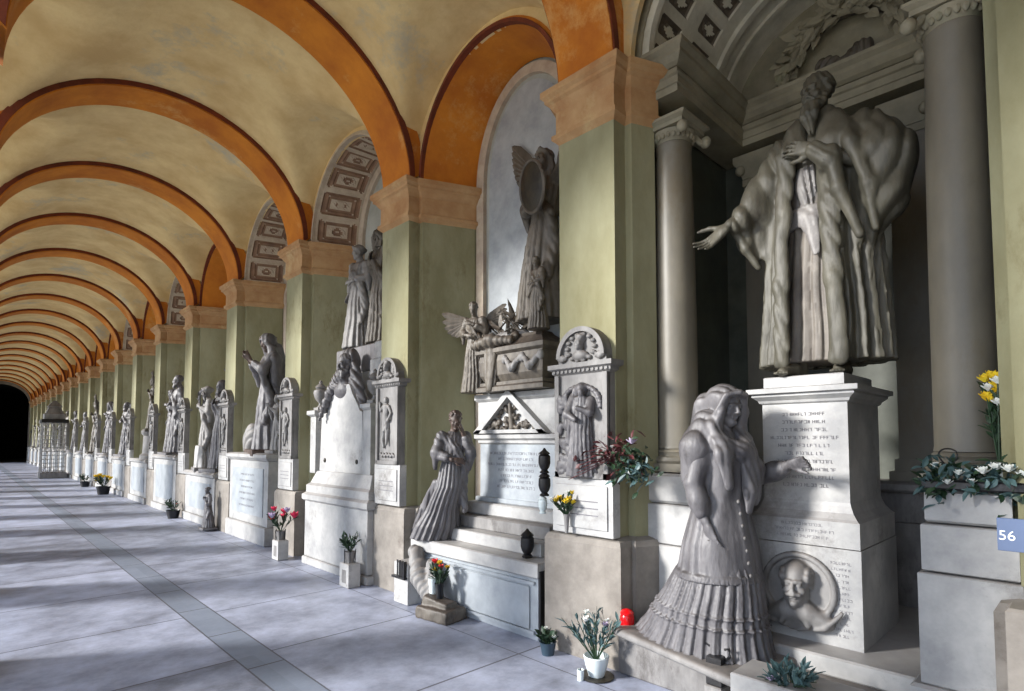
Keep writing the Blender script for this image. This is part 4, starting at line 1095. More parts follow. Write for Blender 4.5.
S.loft([(.0, .05, .74, .05, .05), (.2, .05, .74, .055, .08), (.44, .1, .74, .1, .12)], .02, 8, .014, .014, seed=2)
S.box((.22, .68, .5), (.2, .24, .03), (0, 0, 0), rd=.03, k=.05); S.tube([(.0, .92, .47), (.0, .7, .5), (.03, .45, .47)], [.05, .06, .03], .03, fold=(50, .014, (0, 1, .2)))
S.tube([(.1, .45, .53), (.25, .6, .58), (.3, .85, .56)], [.03, .06, .05], .03, fold=(50, .014, (1, 1, .2))); S.rough(.004, 40, 1)
S.mesh('pall', M['dark'], r)
robed('kneeling angel bowed over the left end of the draped sarcophagus', (3.80, 4.5, 2.09), -70, .56, 'dark', ra='waist', la='breast', lean=.0, hd=(25, 0, 15), hair='curls', vox=.014, seed=1.7, trail=(.1, .35, .02), wings=[(-1, .75, -.1), (1, .55, .2)], base=False, name='statue_of_angel')
robed('small winged genius seated above the sarcophagus at the angel relief foot', (3.76, 3.56, 2.62), -100, .40, 'dark', ra='down', la='waist', hd=(15, 0, 20), hair='curls', vox=.016, seed=2.2, name='cherub_statue', base=False)
robed('tall winged angel holding an oval shield high in the niche', (3.95, 3.70, 2.74), -92, .98, 'dark', ra='waist', la='up', lean=.10, hd=(-4, 0, 12), hair='long', vox=.013, seed=4.2, wings=[(-1, .8, .5, .9), (1, .8, 1.1, .9)], base=False, name='statue_of_angel')
r = empty('oval_shield', 'plain oval shield held against the chest of the high angel', 'shield', (3.66, 3.53, 3.92))
r.rotation_euler = (0, R(-8), R(-15))
MB().ball((0, 0, 0), (.03, .2, .23), 28, 14).build('shield_disc', M['bronze'], r, smooth=True)
mb = MB(); mb.tube([(.0, .2*cos(2*PI*i/30), .23*sin(2*PI*i/30)) for i in range(31)], .018, 8); mb.build('shield_rim', M['dark'], r, smooth=True)
r = empty('palm_branches', 'carved palm branches and drapery at the feet of the high angel', 'palm branches', (3.9, 4.05, 2.62))
mb = MB(); rq = random.Random(11)
for i in range(26): mb.leaf((rq.uniform(-.04, .04), rq.uniform(-.2, .2), rq.uniform(0, .1)), (rq.uniform(-.4, 0), rq.uniform(-.8, .8), rq.uniform(.2, 1)), rq.uniform(.15, .32), .05)
mb.build('fronds', M['dark'], r)
S = Sdf((-.1, -.28, -.05), (.12, .28, .12), .012); S.ell((0, 0, .0), (.09, .26, .08), k=.02, fold=(40, .02, (0, 1, .3))); S.mesh('drapery', M['oldm'], r)

# ================================================================== second bay: white slab with a draped bust
c2 = py(1)+PW/2+P/2
r = empty('slab_tomb', 'bright white tomb block carrying the slab with the draped bust', 'tomb', (3.2, 6.48, 0))
MB().box((.03, -.83, 0), (.95, .83, .1), bev=.01).box((.05, -.80, .1), (.95, .80, .82), bev=.01).build('lower_block', M['marble'], r)
MB().prof([(.04, -.82), (.95, -.82), (.95, .82), (.04, .82)], [(0, .82), (.02, .84), (.02, .9), (-.02, .93), (-.02, 1.02), (-.06, 1.05), (-.10, 1.15), (-.12, 1.2)]).build('moulded_top', M['marble'], r)
r = empty('bust_slab', 'blank white tapering slab with concave shoulders under the draped bust', 'gravestone', (3.42, 6.66, 1.2))
pts = [(-.58, 0), (-.53, .74), (-.47, .76), (-.40, .85), (-.28, .98), (-.2, 1.1), (.2, 1.1), (.28, .98), (.40, .85), (.47, .76), (.53, .74), (.58, 0)]
MB().extr(pts, 'x', 0, .2).build('slab_face', M['marble'], r)
for s in (-1, 1):
    mb = MB(); mb.ball((-.005, s*.42, .14), (.015, .025, .03)); mb.build('boss', M['bronze'], r)
# the bust
r = empty('draped_bust', 'grey draped bust of a bearded man on top of the white slab', 'bust', (3.5, 6.66, 2.15), R(-80))
S = Sdf((-.42, -.24, -.4), (.42, .2, .72), .01)
head(S, (0, -.03, .42), (8, 0, 0), 1.15, hair='short', beard=.14)
S.cap((0, 0, .28), (0, 0, .1), .07, .12, .04); S.ell((0, 0, .08), (.22, .12, .12), k=.05)
S.mesh('body', M['grey'], r)
S = Sdf((-.56, -.3, -.45), (.56, .22, .72), .010)
S.ell((0, .05, .47), (.125, .12, .17), k=.01, fold=(40, .014, (1, .2, .2))); S.ell((0, -.13, .4), (.085, .15, .15), k=.01, cut=True)
for e in (-1, 1):
    S.tube([(e*.11, .02, .42), (e*.17, .0, .24), (e*.28, -.04, .08), (e*.4, -.06, -.14), (e*.46, -.08, -.28)], [.045, .08, .065, .045, .015], .02, fold=(44, .022, (1, .2, .9)))
S.tube([(-.2, -.03, .16), (0, -.07, .1), (.2, -.03, .16)], [.05, .05, .05], .03, fold=(60, .018, (.2, 0, 1)))
S.mesh('mantle', M['grey'], r)
def urn(label, loc, s=1.0, m='oldm', name='stone_urn'):
    r = empty(name, label, 'urn', loc, 0, sc_=s)
    MB().box((-.09, -.09, 0), (.09, .09, .05)).lathe((0, 0, .05), [(.07, 0), (.03, .05), (.03, .08), (.1, .16), (.13, .26), (.12, .31), (.075, .34), (.1, .37)], 20).build('urn_body', M[m], r, smooth=True)
    MB().lathe((0, 0, .42), [(.1, 0), (.08, .03), (.03, .07), (.035, .1), (.01, .13)], 16).build('lid', M[m], r, smooth=True)
    return r
r = empty('stone_post', 'narrow white marble post between the slab tomb and the second pier', 'post', (3.4, 5.97, 1.16))
MB().box((0, -.075, 0), (.22, .1, .8), bev=.006).build('post_shaft', M['marble'], r); MB().prof([(0, -.075), (.22, -.075), (.22, .1), (0, .1)], [(0, .8), (.03, .83), (.03, .87), (0, .88)]).build('post_cap', M['marble'], r)
urn('urn with lid on the narrow white post beside the slab', (3.5, 5.98, 2.04), .75)
r = empty('stone_post', 'short bracket post at the left of the white slab', 'post', (3.4, 7.41, 1.16))
MB().box((0, -.08, 0), (.22, .08, .76), bev=.006).build('post_shaft', M['marble'], r); MB().prof([(0, -.08), (.22, -.08), (.22, .08), (0, .08)], [(0, .76), (.04, .79), (.04, .84), (0, .85)]).build('post_cap', M['marble'], r)
urn('urn with lid on the bracket post left of the draped bust', (3.5, 7.41, 2.01), .75)
r = empty('tall_pedestal', 'tall stacked pedestal behind the slab under the pair of standing statues', 'pedestal', (3.72, 6.45, 0))
MB().box((0, -.75, 0), (.42, .95, 2.1), bev=.01).build('pedestal_body', M['oldm'], r)
MB().box((0, -.5, 2.1), (.42, .95, 2.5), bev=.015).build('middle_course', M['marble'], r); MB().box((.0, -.45, 2.5), (.42, .95, 2.85), bev=.015).build('top_course', M['grey'], r)
r = empty('stacked_plinth', 'white stepped plinth at the right of the draped bust', 'plinth', (3.6, 6.05, 2.1))
MB().box((0, -.13, 0), (.12, .13, .3), bev=.01).build('lower_course', M['marble'], r); MB().box((-.03, -.17, .3), (.12, .17, .5), bev=.01).build('middle_course', M['marble'], r); MB().box((0, -.12, .5), (.12, .12, .72), bev=.01).build('top_course', M['marble'], r)
robed('pale standing woman in long gown on the tall pedestal above the draped bust', (3.9, 7.15, 2.87), -80, .86, 'oldm', ra='down', la='waist', lean=.05, hd=(10, 0, -20), vox=.014, seed=.4, base=False)
robed('dark hooded figure carrying the cross beside the pale standing woman', (3.92, 6.55, 2.87), -95, .9, 'dark', ra='breast', la='up', hood=True, hd=(14, 0, 20), vox=.014, seed=1.9, base=False)
r = empty('stone_cross', 'tall dark cross held by the hooded figure in the second bay', 'cross', (3.86, 6.72, 2.87)); r.rotation_euler = (R(14), 0, 0)
MB().box((-.03, -.035, 0), (.03, .035, 1.75)).build('upright', M['dark'], r); MB().box((-.03, -.28, 1.3), (.03, .28, 1.38)).build('crossbar', M['dark'], r)
robed('small crouching child figure on the plinth right of the draped bust', (3.8, 6.08, 2.87), -100, .42, 'dark', ra='breast', la='pray', hd=(10, 0, 0), hair='curls', vox=.018, seed=.9, name='cherub_statue', base=False)

# ================================================================== third bay
r = empty('panelled_tomb', 'white panelled tomb block under the tall hooded monk', 'tomb', (3.3, 9.62, 0))
MB().box((-.02, -.88, 0), (.85, .88, .28), bev=.015).box((.03, -.85, .28), (.85, .85, 1.28), bev=.008).build('lower_block', M['marble'], r)
MB().prof([(.02, -.86), (.85, -.86), (.85, .86), (.02, .86)], [(0, 1.28), (.02, 1.3), (.05, 1.33), (.05, 1.38), (0, 1.4)]).build('cornice', M['marble'], r)
mb = MB(); mb.box((.015, -.68, .42), (.03, .68, 1.16)); mb.build('panel', M['slab'], r)
text_rows(r, .015, -.4, .4, .5, 1.1, 6, .03, 12)
robed('tall hooded monk statue wrapped in a dark habit', (3.62, 9.55, 1.44), -100, 1.13, 'brown', ra='pray', la='pray', hood=True, lean=.04, hd=(22, 0, 10), vox=.013, seed=5.0, gm='grey')
robed('small kneeling child beside the hooded monk', (3.55, 8.98, 1.44), -90, .52, 'oldm', ra='pray', la='pray', hair='curls', vox=.018, seed=5.6, name='child_statue')
r = empty('stone_cushion', 'pale curved carved cushion left of the hooded monk', 'cushion', (3.55, 10.1, 1.4))
S = Sdf((-.2, -.25, 0), (.2, .25, .6), .014); S.ell((0, 0, .2), (.13, .2, .3), (18, 0, 0), k=.03, fold=(20, .02, (0, 1, .3))); S.F = np.maximum(S.F, -S.ax[2][None, None, :]); S.mesh('cushion_body', M['oldm'], r)
r = empty('wall_bust', 'small bronze bust high on the niche wall over the monk', 'bust', (4.05, 9.0, 3.6), R(-90)); S = Sdf((-.25, -.2, -.3), (.25, .15, .2), .014)
head(S, (0, -.03, 0), (5, 0, 0), 1.1); S.ell((0, 0, -.22), (.2, .1, .09), k=.05); S.mesh('body', M['bronze'], r)

# ================================================================== fourth bay: couple with a wreath
def block_tomb(label, yc, w, h, xf=3.3, m='marble'):
    r = empty('block_tomb', label, 'tomb', (xf, yc, 0))
    MB().box((-.02, -w-.02, 0), (.85, w+.02, .15), bev=.01).box((.02, -w, .15), (.85, w, h-.1), bev=.01).build('lower_block', M[m], r)
    MB().prof([(.01, -w), (.85, -w), (.85, w), (.01, w)], [(0, h-.1), (.03, h-.08), (.04, h-.04), (.0, h)]).build('cornice', M[m], r)
    MB().box((.008, -w*.75, .28), (.02, w*.75, h-.22), bev=.003).build('panel', M['slab'], r)
    return r
y4 = py(3)+PW/2+P/2
block_tomb('low pale tomb block under the statues of a couple in the fourth bay', y4+.02, .95, 1.0)
robed('pale woman statue stepping forward, left one of the couple', (3.58, y4+.42, 1.05), -100, .98, 'oldm', ra='down', la='breast', lean=-.08, hd=(10, 0, -20), vox=.015, seed=.2, trail=(-.1, .35, .02))
robed('man statue beside the stepping woman, right one of the couple', (3.6, y4-.36, 1.05), -80, 1.02, 'grey', ra='breast', la='up', lean=.03, man=True, hair='short', vox=.015, seed=1.3)
r = empty('memorial_wreath', 'carved wreath held up beside the stepping woman', 'wreath', (3.5, y4+.62, 2.45))
mb = MB()
for i in range(34): t = 2*PI*i/34; mb.leaf((0, .18*cos(t), .18*sin(t)), (rq.uniform(-.6, .1), -sin(t), cos(t)), .12, .05)
mb.build('leaves', M['grey'], r); mb = MB(); mb.tube([(0, .18*cos(2*PI*i/24), .18*sin(2*PI*i/24)) for i in range(25)], .025, 7); mb.build('ring', M['grey'], r)
r = empty('draped_plinth', 'small pale draped plinth in front of the stepping woman', 'plinth', (3.42, y4+.35, 1.0)); S = Sdf((-.14, -.2, 0), (.14, .2, .55), .015); S.loft([(0, 0, 0, .11, .18), (.5, 0, 0, .09, .13)], .02, 12, .02, .01); S.mesh('plinth_body', M['marble'], r)

# ================================================================== fifth and sixth bays
y5 = py(4)+PW/2+P/2
block_tomb('pale tomb block under the tall standing man in the fifth bay', y5, .98, 1.27)
g5 = robed('tall standing man in a long coat, statue in the fifth bay', (3.62, y5+.1, 1.31), -95, 1.08, 'grey', ra='waist', la='down', man=True, hair='short', vox=.017, seed=2.9)
g5b = robed('slim dark woman statue left of the tall man in the fifth bay', (3.65, y5+.74, 1.31), -85, .9, 'grey', ra='down', la='breast', hood=True, vox=.017, seed=3.7)
robed('woman statue with raised arm high in the fifth niche', (3.95, y5-.15, 3.2), -95, .7, 'dark', ra='up', la='waist', vox=.02, seed=3.3)
r = empty('niche_bracket', 'dark stone bracket column under the high statue in the fifth niche', 'bracket', (3.95, y5-.15, 1.27)); MB().box((-.1, -.2, 0), (.2, .2, 1.75)).prof([(-.1, -.2), (.2, -.2), (.2, .2), (-.1, .2)], [(0, 1.75), (.05, 1.8), (.05, 1.87), (0, 1.88)]).build('bracket_body', M['oldm'], r)
y6 = py(5)+PW/2+P/2
bt = block_tomb('pale tomb block with cornice in the sixth bay', y6, .95, 1.12)
g6 = robed('dark standing woman on a round pedestal in the sixth bay', (3.62, y6-.1, 1.9), -95, .8, 'dark', ra='breast', la='up', vox=.018, seed=4.4)
def round_ped(label, loc):
    r = empty('round_pedestal', label, 'pedestal', loc); MB().lathe((0, 0, 0), [(.3, 0), (.3, .08), (.24, .14), (.22, .6), (.27, .66), (.27, .74)], 24).build('pedestal_drum', M['oldm'], r, smooth=True); return r
rp_ = round_ped('round pedestal on the tomb block in the sixth bay', (3.62, y6-.1, 1.12))

# ================================================================== further bays: tombs and statues out to the far end
kinds_ = [g5, g5b, g6]
BLK = {}
for n in range(6, NB):
    yc = py(n)+PW/2+P/2; o = ORD[n]; nm = 'bay before the %s wall pier' % ORD[n+1]
    dup(bt, (3.3, yc, 0), label='pale tomb block in the '+nm, group='distant tomb blocks')
    a, b = kinds_[n % 3], kinds_[(n+1) % 3]
    dup(a, (3.6, yc+.4, 1.17), rz=R(-95+8*(n % 4)), label='distant standing statue, left one in the '+nm, group='distant statues', sc_=.95+.08*(n % 3))
    dup(b, (3.62, yc-.4, 1.17), rz=R(-80-7*(n % 3)), label='distant standing statue, right one in the '+nm, group='distant statues', sc_=.8+.1*((n+1) % 3))
# ================================================================== flowers, pots, lamps and the sign
rs = random.Random(21)
def bloom(mb, c, r_, n=9):
    c = V(c)
    for k in range(n):
        a = 2*PI*k/n; u = .35 if k % 2 else .9
        mb.leaf(c, (cos(a), sin(a), u), r_*1.3, r_*.9, (cos(a)*-.3, sin(a)*-.3, 1), curl=-.3)
    mb.ball(c+V((0, 0, r_*.3)), r_*.42, 7, 5)
def bouquet(root, c, h, spread, nst, leafm, flowers, leafl=.09, droop=0, seed=0, leafw=.3, per=5, dir0=(0, 0, 1)):
    """stems fanning from c, leaves on them, blossoms at the tips: each stem and blossom a part"""
    q = random.Random(seed); lf = MB(); st = MB(); fl = list(flowers)
    for i in range(nst):
        d = V((q.uniform(-1, 1)*spread, q.uniform(-1, 1)*spread, 1))+V(dir0)-V((0, 0, 1)); d.normalize(); L_ = h*q.uniform(.65, 1.05)
        pts = [V(c)+d*L_*t+V((0, 0, -droop*t*t*L_)) for t in (0, .35, .7, 1)]
        st.tube(pts, [.004, .0035, .003, .002], 5)
        for k in range(per):
            t = .35+.65*k/per; p = pts[0]+(pts[-1]-pts[0])*t+V((0, 0, droop*(t-t*t)*L_))
            lf.leaf(p, (d+V((q.uniform(-1, 1), q.uniform(-1, 1), q.uniform(-.4, .9)))*.9).normalized(), leafl*q.uniform(.7, 1.2), leafl*leafw)
        if fl and i < len(fl):
            mt, rr_ = fl[i]; mb = MB(); bloom(mb, pts[-1], rr_); mb.build('blossom', M[mt], root)
    st.build('stems', M['leafgreen'], root); lf.build('foliage', M[leafm], root)

# white ceramic vase of dried blue green branches by the near pier
r = empty('flower_vase', 'white ceramic vase of dried blue-green branches on the floor by the near pier', 'vase', (3.14, 2.43, 0))
MB().lathe((0, 0, 0), [(.05, 0), (.055, .015), (.075, .08), (.088, .14), (.082, .145), (.07, .08), (.03, .03)], 28).build('vase_body', M['ceramic'], r, smooth=True)
MB().lathe((0, 0, 0), [(.11, 0), (.12, .008), (.11, .01)], 24).build('saucer', M['bronze'], r, smooth=True)
bouquet(r, (0, 0, .1), .38, .6, 20, 'leafblue', [('white', .03), ('lilac', .025), ('white', .022), ('white', .02)], .07, seed=3)
r = empty('votive_cup', 'tiny white candle cup on the floor beside the ceramic vase', 'candle', (3.02, 2.47, 0)); MB().lathe((0, 0, 0), [(.022, 0), (.024, .07), (.02, .07), (.018, .05)], 16).build('cup', M['ceramic'], r, smooth=True); MB().tube([(0, 0, .05), (0, 0, .08)], .003, 5).build('wick', M['black'], r)
r = empty('potted_plant', 'small dark green pot with white cyclamen against the near pier base', 'plant', (3.2, 2.93, 0))
MB().lathe((0, 0, 0), [(.045, 0), (.062, .09), (.066, .095), (.058, .095), (.05, .06)], 24).build('pot', M['potgreen'], r, smooth=True)
bouquet(r, (0, 0, .07), .11, .9, 14, 'leafgreen', [('white', .022), ('white', .02)], .06, seed=5, leafw=.7, per=3)
# red grave lantern
r = empty('grave_lantern', 'bright red plastic grave lantern on the platform corner left of the veiled woman', 'lantern', (3.33, 2.31, .29))
MB().lathe((0, 0, 0), [(.04, 0), (.045, .01), (.042, .02), (.05, .06), (.048, .1), (.04, .115)], 24).build('lantern_glass', M['redglass'], r, smooth=True); MB().lathe((0, 0, .115), [(.046, 0), (.046, .012), (.03, .03), (.008, .036)], 24).build('lantern_lid', M['redglass'], r, smooth=True)
# pink flowers and green plant on white marble stands further along
def stand(label, loc, fl, leaf, seed, h=.2):
    r = empty('flower_stand', label, 'flower stand', loc)
    MB().box((-.07, -.1, 0), (.07, .1, .26), bev=.008).build('marble_box', M['marble'], r)
    mb = MB().box((-.072, -.045, .05), (-.0705, .045, .19)); mb.build('niche_plate', M['oldm'], r)
    MB().lathe((0, 0, .26), [(.05, 0), (.045, .02), (.06, .1), (.066, .12), (.05, .11)], 20).build('lantern_vase', M['oldm'], r, smooth=True)
    mb = MB()
    for k in range(6): a = PI*k/3; mb.tube([(.062*cos(a), .062*sin(a), .26), (.068*cos(a), .068*sin(a), .4)], .005, 5)
    mb.build('wire_cage', M['black'], r)
    bouquet(r, (0, 0, .36), h, .7, 14, leaf, fl, .08, seed=seed)
stand('white marble flower stand with bright pink flowers against the slab tomb', (3.12, 7.74, 0), [('pink', .075), ('pink', .07), ('red', .065), ('pink', .06), ('lilac', .06), ('lilac', .055), ('pink', .06), ('pink', .05)], 'leafgreen', 8, .3)
stand('white marble flower stand with a green plant before the second pier', (3.1, 5.78, 0), [('white', .02)], 'leafgreen', 9, .22)
# yellow flowers, fifth/seventh bays
def tub(label, loc, fl, s=1.0, leaf='leafgreen'):
    r = empty('flower_tub', label, 'flower pot', loc, sc_=s)
    MB().lathe((0, 0, 0), [(.12, 0), (.16, .2), (.17, .21), (.15, .21), (.13, .15)], 20).build('tub', M['black'], r, smooth=True); bouquet(r, (0, 0, .18), .32, .8, 16, leaf, fl, .1, seed=2)
tub('dark tub of bright yellow flowers standing by the far tombs', (3.02, 20.6, 0), [('yellow', .06)]*9, 1.15)
tub('pot of dark greenery by the tomb in the fourth bay', (3.15, y4+1.12, 0), [('red', .03)], .8)
tub('tub of red flowers at the foot of the open arcade', (.09, 8.3, 0), [('red', .05)]*9, 1.1)
tub('far dark tub standing in the seventh bay', (3.05, 24.4, 0), [('white', .03)], .9)
# yellow wall flowers on the near stele
r = empty('wall_flowers', 'yellow flowers in a small holder on the near stele base', 'flowers', (3.29, 2.80, 1.03))
MB().lathe((-.02, 0, -.12), [(.012, 0), (.022, .12), (.028, .14), (.018, .13)], 16).build('holder', M['oldm'], r, smooth=True)
bouquet(r, (-.02, 0, 0), .17, .6, 14, 'leafgreen', [('yellow', .028)]*7+[('white', .02)]*2, .055, seed=4, dir0=(-.3, 0, 1))
# lanterns on the tomb
def lantern(label, loc, s=1.0, m='black'):
    r = empty('grave_lantern', label, 'lantern', loc, sc_=s)
    MB().lathe((0, 0, 0), [(.045, 0), (.05, .01), (.03, .03), (.05, .06), (.062, .1), (.06, .17), (.04, .19)], 12).build('lantern_body', M[m], r, smooth=True); MB().lathe((0, 0, .19), [(.06, 0), (.05, .015), (.02, .04), (.008, .06)], 12).build('lantern_lid', M[m], r, smooth=True)
    return r
lantern('black iron urn lantern standing on the tomb steps near the stele', (3.42, 3.36, .625), .95)
lantern('black iron lantern hanging on the side of the near stele, lower one', (3.33, 3.08, 1.16), .8)
lantern('black iron lantern hanging on the side of the near stele, upper one', (3.33, 3.08, 1.34), .8)
lantern('small white lamp below the two black lanterns by the near stele', (3.33, 3.1, 1.02), .6, 'ceramic')
# garland of dried flowers fixed to the near pier
r = empty('flower_garland', 'garland of dark red and green leaves with white flower on the near pier', 'garland', (3.37, 2.36, 1.5))
q = random.Random(6)
for mt, n_, (cy_, cz_), (sy_, sz_) in (('leafred', 90, (.05, .0), (.17, .1)), ('leafgreen', 110, (-.1, -.07), (.15, .09)), ('leafblue', 60, (-.14, -.1), (.12, .07))):
    mb = MB()
    for i in range(n_):
        p = (q.uniform(-.14, .02), cy_+q.gauss(0, sy_*.6), cz_+q.gauss(0, sz_*.6)); mb.leaf(p, (q.uniform(-1, .2), q.uniform(-1, 1), q.uniform(-.7, .9)), q.uniform(.05, .09), .03)
    mb.build({'leafred': 'red_foliage', 'leafgreen': 'green_foliage', 'leafblue': 'grey_foliage'}[mt], M[mt], r)
for p, mt, s in (((-.12, -.16, .08), 'lilac', .035), ((-.12, -.14, -.13), 'white', .02), ((-.12, -.2, -.06), 'white', .018), ((-.1, .02, .05), 'white', .015)):
    mb = MB(); bloom(mb, p, s); mb.build('blossom', M[mt], r)
mb = MB()
for i in range(7): mb.tube([(-.05, .0, 0), (-.1-.03*i*.3, .1+.02*i, .05-.03*i), (-.12, .22+.03*i, .02-.035*i)], .003, 4)
mb.tube([(0.03, -.05, -.02), (-.08, -.1, -.04)], .006, 5); mb.build('twigs', M['leafred'], r)
# box planter bottom foreground
r = empty('flower_box', 'white marble flower box with dry grey branches in the right foreground', 'flower box', (3.05, 1.12, 0), R(0))
MB().box((-.1, -.28, 0), (.17, .28, .38), bev=.006).build('marble_box', M['marble'], r)
bouquet(r, (-.03, -.0, .35), .2, 1.0, 22, 'leafblue', [('lilac', .02), ('white', .018)], .07, seed=14, droop=.4)
r = empty('bronze_vase_holder', 'dark bronze vase holder on a small pale stand below the veiled woman', 'vase', (3.13, 1.56, 0))
MB().box((-.06, -.05, 0), (.06, .05, .22), bev=.006).build('stand', M['oldm'], r); MB().box((-.05, -.045, .22), (.05, .045, .38), bev=.006).build('holder', M['black'], r)
mb = MB()
for e in (-1, 1): mb.tube([(0, e*.05, .36), (0, e*.075, .39), (0, e*.07, .43), (0, e*.045, .42)], .008, 6)
mb.build('scroll_handles', M['black'], r)
# things at the left of the stepped tomb
r = empty('flower_stand', 'white marble box with black lantern holder at the foot of the mourning woman', 'flower stand', (3.24, 4.83, 0))
MB().box((-.1, -.12, 0), (.1, .12, .4), bev=.006).build('marble_box', M['marble'], r); mb = MB()
for k in range(4): mb.box((-.135+.01*k, -.1+.05*k, .26), (-.1, -.08+.05*k, .42))
mb.box((-.14, -.11, .25), (-.1, .11, .27)); mb.build('lantern_rack', M['black'], r)
r = empty('carved_cloth_heap', 'pale carved branch and cloth heap leaning on the stepped tomb', 'carving', (3.2, 4.5, 0))
S = Sdf((-.16, -.32, 0), (.16, .3, .56), .011); S.tube([(.05, .24, .5), (-.02, .05, .3), (-.03, -.18, .1)], [.07, .09, .07], .03, fold=(40, .02, (.3, 1, .4))); S.tube([(.05, -.05, .42), (.0, -.15, .2), (.0, -.2, .02)], [.06, .07, .08], .03, fold=(40, .02, (.3, 1, 0))); S.F = np.maximum(S.F, -S.ax[2][None, None, :]); S.mesh('carved_cloth', M['oldm'], r)
r = empty('rock_basket', 'low brown stone planter with red and yellow flowers before the stepped tomb', 'planter', (3.14, 4.18, 0))
S = Sdf((-.18, -.24, 0), (.18, .26, .2), .011); S.box((0, 0, .05), (.13, .2, .06), rd=.02, k=.02, rot=(0, 0, 8)); S.box((0, .02, .13), (.08, .15, .05), rd=.02, k=.02, rot=(10, 0, 12)); S.rough(.008, 34, 2); S.F = np.maximum(S.F, -S.ax[2][None, None, :]); S.mesh('rock', M['dark'], r)
MB().lathe((0, .02, .14), [(.03, 0), (.035, .12), (.045, .17), (.035, .165)], 16).build('metal_vase', M['black'], r, smooth=True)
MB().lathe((0, .12, .14), [(.03, 0), (.035, .12), (.045, .2), (.035, .195)], 16).build('glass_vase', M['ceramic'], r, smooth=True)
bouquet(r, (0, .03, .24), .24, .45, 12, 'leafgreen', [('red', .035), ('yellow', .03), ('yellow', .03), ('red', .03), ('yellow', .03), ('yellow', .025)], .08, seed=17)
# statuette on the floor in the fourth bay
robed('small dark statuette on the floor before the fourth bay tomb', (3.16, 11.05, .06), -90, .42, 'grey', ra='breast', la='down', vox=.02, seed=3.3, name='statuette')
# trough of white flowers on the right block
r = empty('flower_trough', 'dark trough of grey-green leaves and white flowers on the tall right block', 'planter', (3.5, .42, 1.36))
MB().box((-.1, -.22, 0), (.05, .2, .05), bev=.01).build('trough', M['black'], r)
q = random.Random(16)
for nm_, mt, n_, sg in (('grey_foliage', 'leafblue', 170, .12), ('green_foliage', 'leafgreen', 150, .13)):
    mb = MB()
    for i in range(n_): mb.leaf((-.05+q.gauss(0, .04), q.uniform(-.26, .2), .05+q.gauss(0, .045)), (q.uniform(-1, .3), q.uniform(-1, 1), q.uniform(-.7, .9)), q.uniform(.04, .075), .028)
    mb.build(nm_, M[mt], r)
for i in range(9): mb = MB(); bloom(mb, (-.1+q.uniform(-.03, .02), -.22+.045*i, .07+q.uniform(-.04, .05)), .02 if i > 4 else .028); mb.build('blossom', M['white'], r)
mb = MB(); pts = [(-.04, .10+.035*sin(t)*(1+.3*cos(t)), .16+.04*cos(t)) for t in [2*PI*k/20-2.2 for k in range(18)]]; mb.tube([(-.04, .09, .05)]+pts, .004, 6); mb.build('wire_hoop', M['black'], r)
# yellow flowers beyond the right column
r = empty('flower_spray', 'tall spray of yellow flowers behind the right column', 'flowers', (3.62, .345, 1.355))
MB().lathe((0, 0, 0), [(.03, 0), (.035, .08), (.04, .14), (.03, .13)], 16).build('vase_body', M['ceramic'], r, smooth=True)
bouquet(r, (0, 0, .12), .42, .12, 14, 'leafgreen', [('yellow', .032)]*8+[('white', .032)]*3, .07, seed=23)
# the number plate
r = empty('number_sign', 'slate blue plate with the number 56 at the right edge', 'sign', (3.0, .25, 1.225), R(0))
MB().box((0, -.1, -.065), (.012, .052, .065), bev=.002).build('plate', M['sign'], r)
fc = bpy.data.curves.new('number', 'FONT'); fc.body = '56'; fc.size = .054; fc.extrude = .0008; fc.align_x = 'CENTER'; fc.align_y = 'CENTER'
tx = bpy.data.objects.new('number', fc); COL.objects.link(tx); tx.parent = r; tx.location = (-.0015, .022, -.005); tx.rotation_euler = (R(90), 0, R(-90)); fc.materials.append(M['signtext']); bpy.context.view_layer.update(); dg = bpy.context.evaluated_depsgraph_get(); nm = bpy.data.meshes.new_from_object(tx.evaluated_get(dg)); ob = bpy.data.objects.new('number', nm); COL.objects.link(ob); ob.parent = r; ob.location = tx.location; ob.rotation_euler = tx.rotation_euler; bpy.data.objects.remove(tx); ob.name = 'number'
mb = MB().box((.012, -.08, -.9), (.03, -.05, .06)); mb.build('bracket', M['black'], r)
r = empty('stone_post', 'short brown stone post at the lower right corner', 'post', (3.02, .24, 0))
MB().box((0, -.12, 0), (.16, .05, .93), bev=.012).build('post_shaft', M['stone'], r)
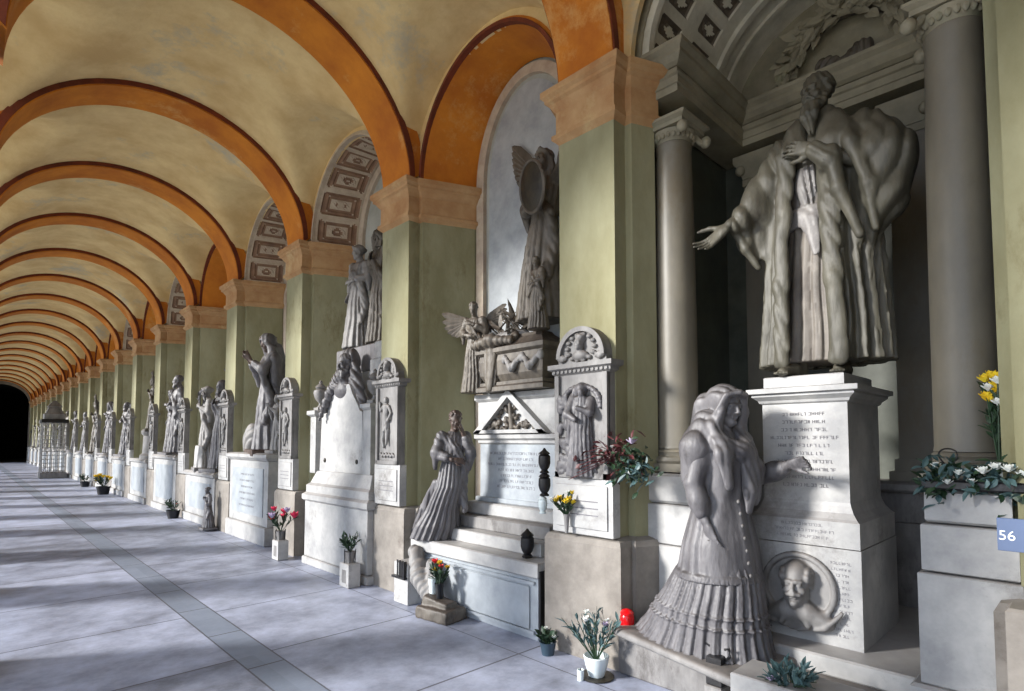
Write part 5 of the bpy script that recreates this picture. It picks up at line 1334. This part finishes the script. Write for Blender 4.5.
# tall white lattice shrine far down the gallery
r = empty('lattice_shrine', 'tall white iron lattice shrine with a dark band far down the gallery', 'shrine', (2.75, 31.2, 0))
MB().box((-.45, -.5, 0), (.45, .5, .25), bev=.02).build('shrine_base', M['oldm'], r)
mb = MB()
for k in range(7):
    for sy in (-.45, .45): mb.box((-.4+.13*k, sy-.015, .25), (-.375+.13*k, sy+.015, 2.35))
for k in range(8):
    mb.box((-.4-.015, -.45+.125*k, .25), (-.385, -.43+.125*k, 2.35))
for k in range(13):
    z = .3+.165*k; mb.box((-.41, -.46, z), (-.385, .46, z+.03)); mb.box((-.4, -.465, z), (.4, -.44, z+.03))
mb.build('lattice', M['marble'], r)
MB().box((-.45, -.5, 2.35), (.45, .5, 2.5), bev=.02).build('dark_band', M['black'], r)
mb = MB().box((-.35, -.4, 2.5), (.35, .4, 2.75), bev=.02); mb.prof([(-.3, -.35), (.3, -.35), (.3, .35), (-.3, .35)], [(0, 2.75), (-.1, 3.0), (-.05, 3.05), (-.25, 3.3)]); mb.build('shrine_top', M['oldm'], r)
SUN, SKY, EXPO = 4.6, 1.4, .76
# ------------------------------------------------------------------ camera, light
cam = bpy.data.cameras.new('camera'); co = bpy.data.objects.new('camera', cam); COL.objects.link(co)
cam.sensor_width = 36; cam.lens = 567/1024*36; cam.shift_y = 66.5/1024; cam.clip_end = 300; cam.clip_start = .02
co.location = (0, 0, 1.6); co.rotation_euler = (R(90+2.87), 0, -math.atan(547/567))
sc.camera = co
sun = bpy.data.lights.new('low_hazy_sun', 'SUN'); sun.energy = SUN; sun.angle = R(10); sun.color = (1, .97, .93)
so = bpy.data.objects.new('low_hazy_sun', sun); COL.objects.link(so)
so.rotation_euler = V((1, -.56, -.46)).to_track_quat('-Z', 'Y').to_euler()
w = bpy.data.worlds.new('sky'); sc.world = w; w.use_nodes = True
bg = w.node_tree.nodes['Background']; bg.inputs['Color'].default_value = (.69, .80, 1.0, 1); bg.inputs['Strength'].default_value = SKY
vs = sc.view_settings; vs.view_transform = 'Standard'; vs.look = 'None'; vs.gamma = 1; vs.use_curve_mapping = False; vs.exposure = EXPO
sc.cycles.max_bounces = 8; sc.cycles.diffuse_bounces = 5; sc.cycles.use_denoising = True; sc.cycles.sample_clamp_indirect = 6
print('script built in %.1f s, %d faces' % (time.time()-T0, sum(len(o.data.polygons) for o in bpy.data.objects if o.type == 'MESH')))
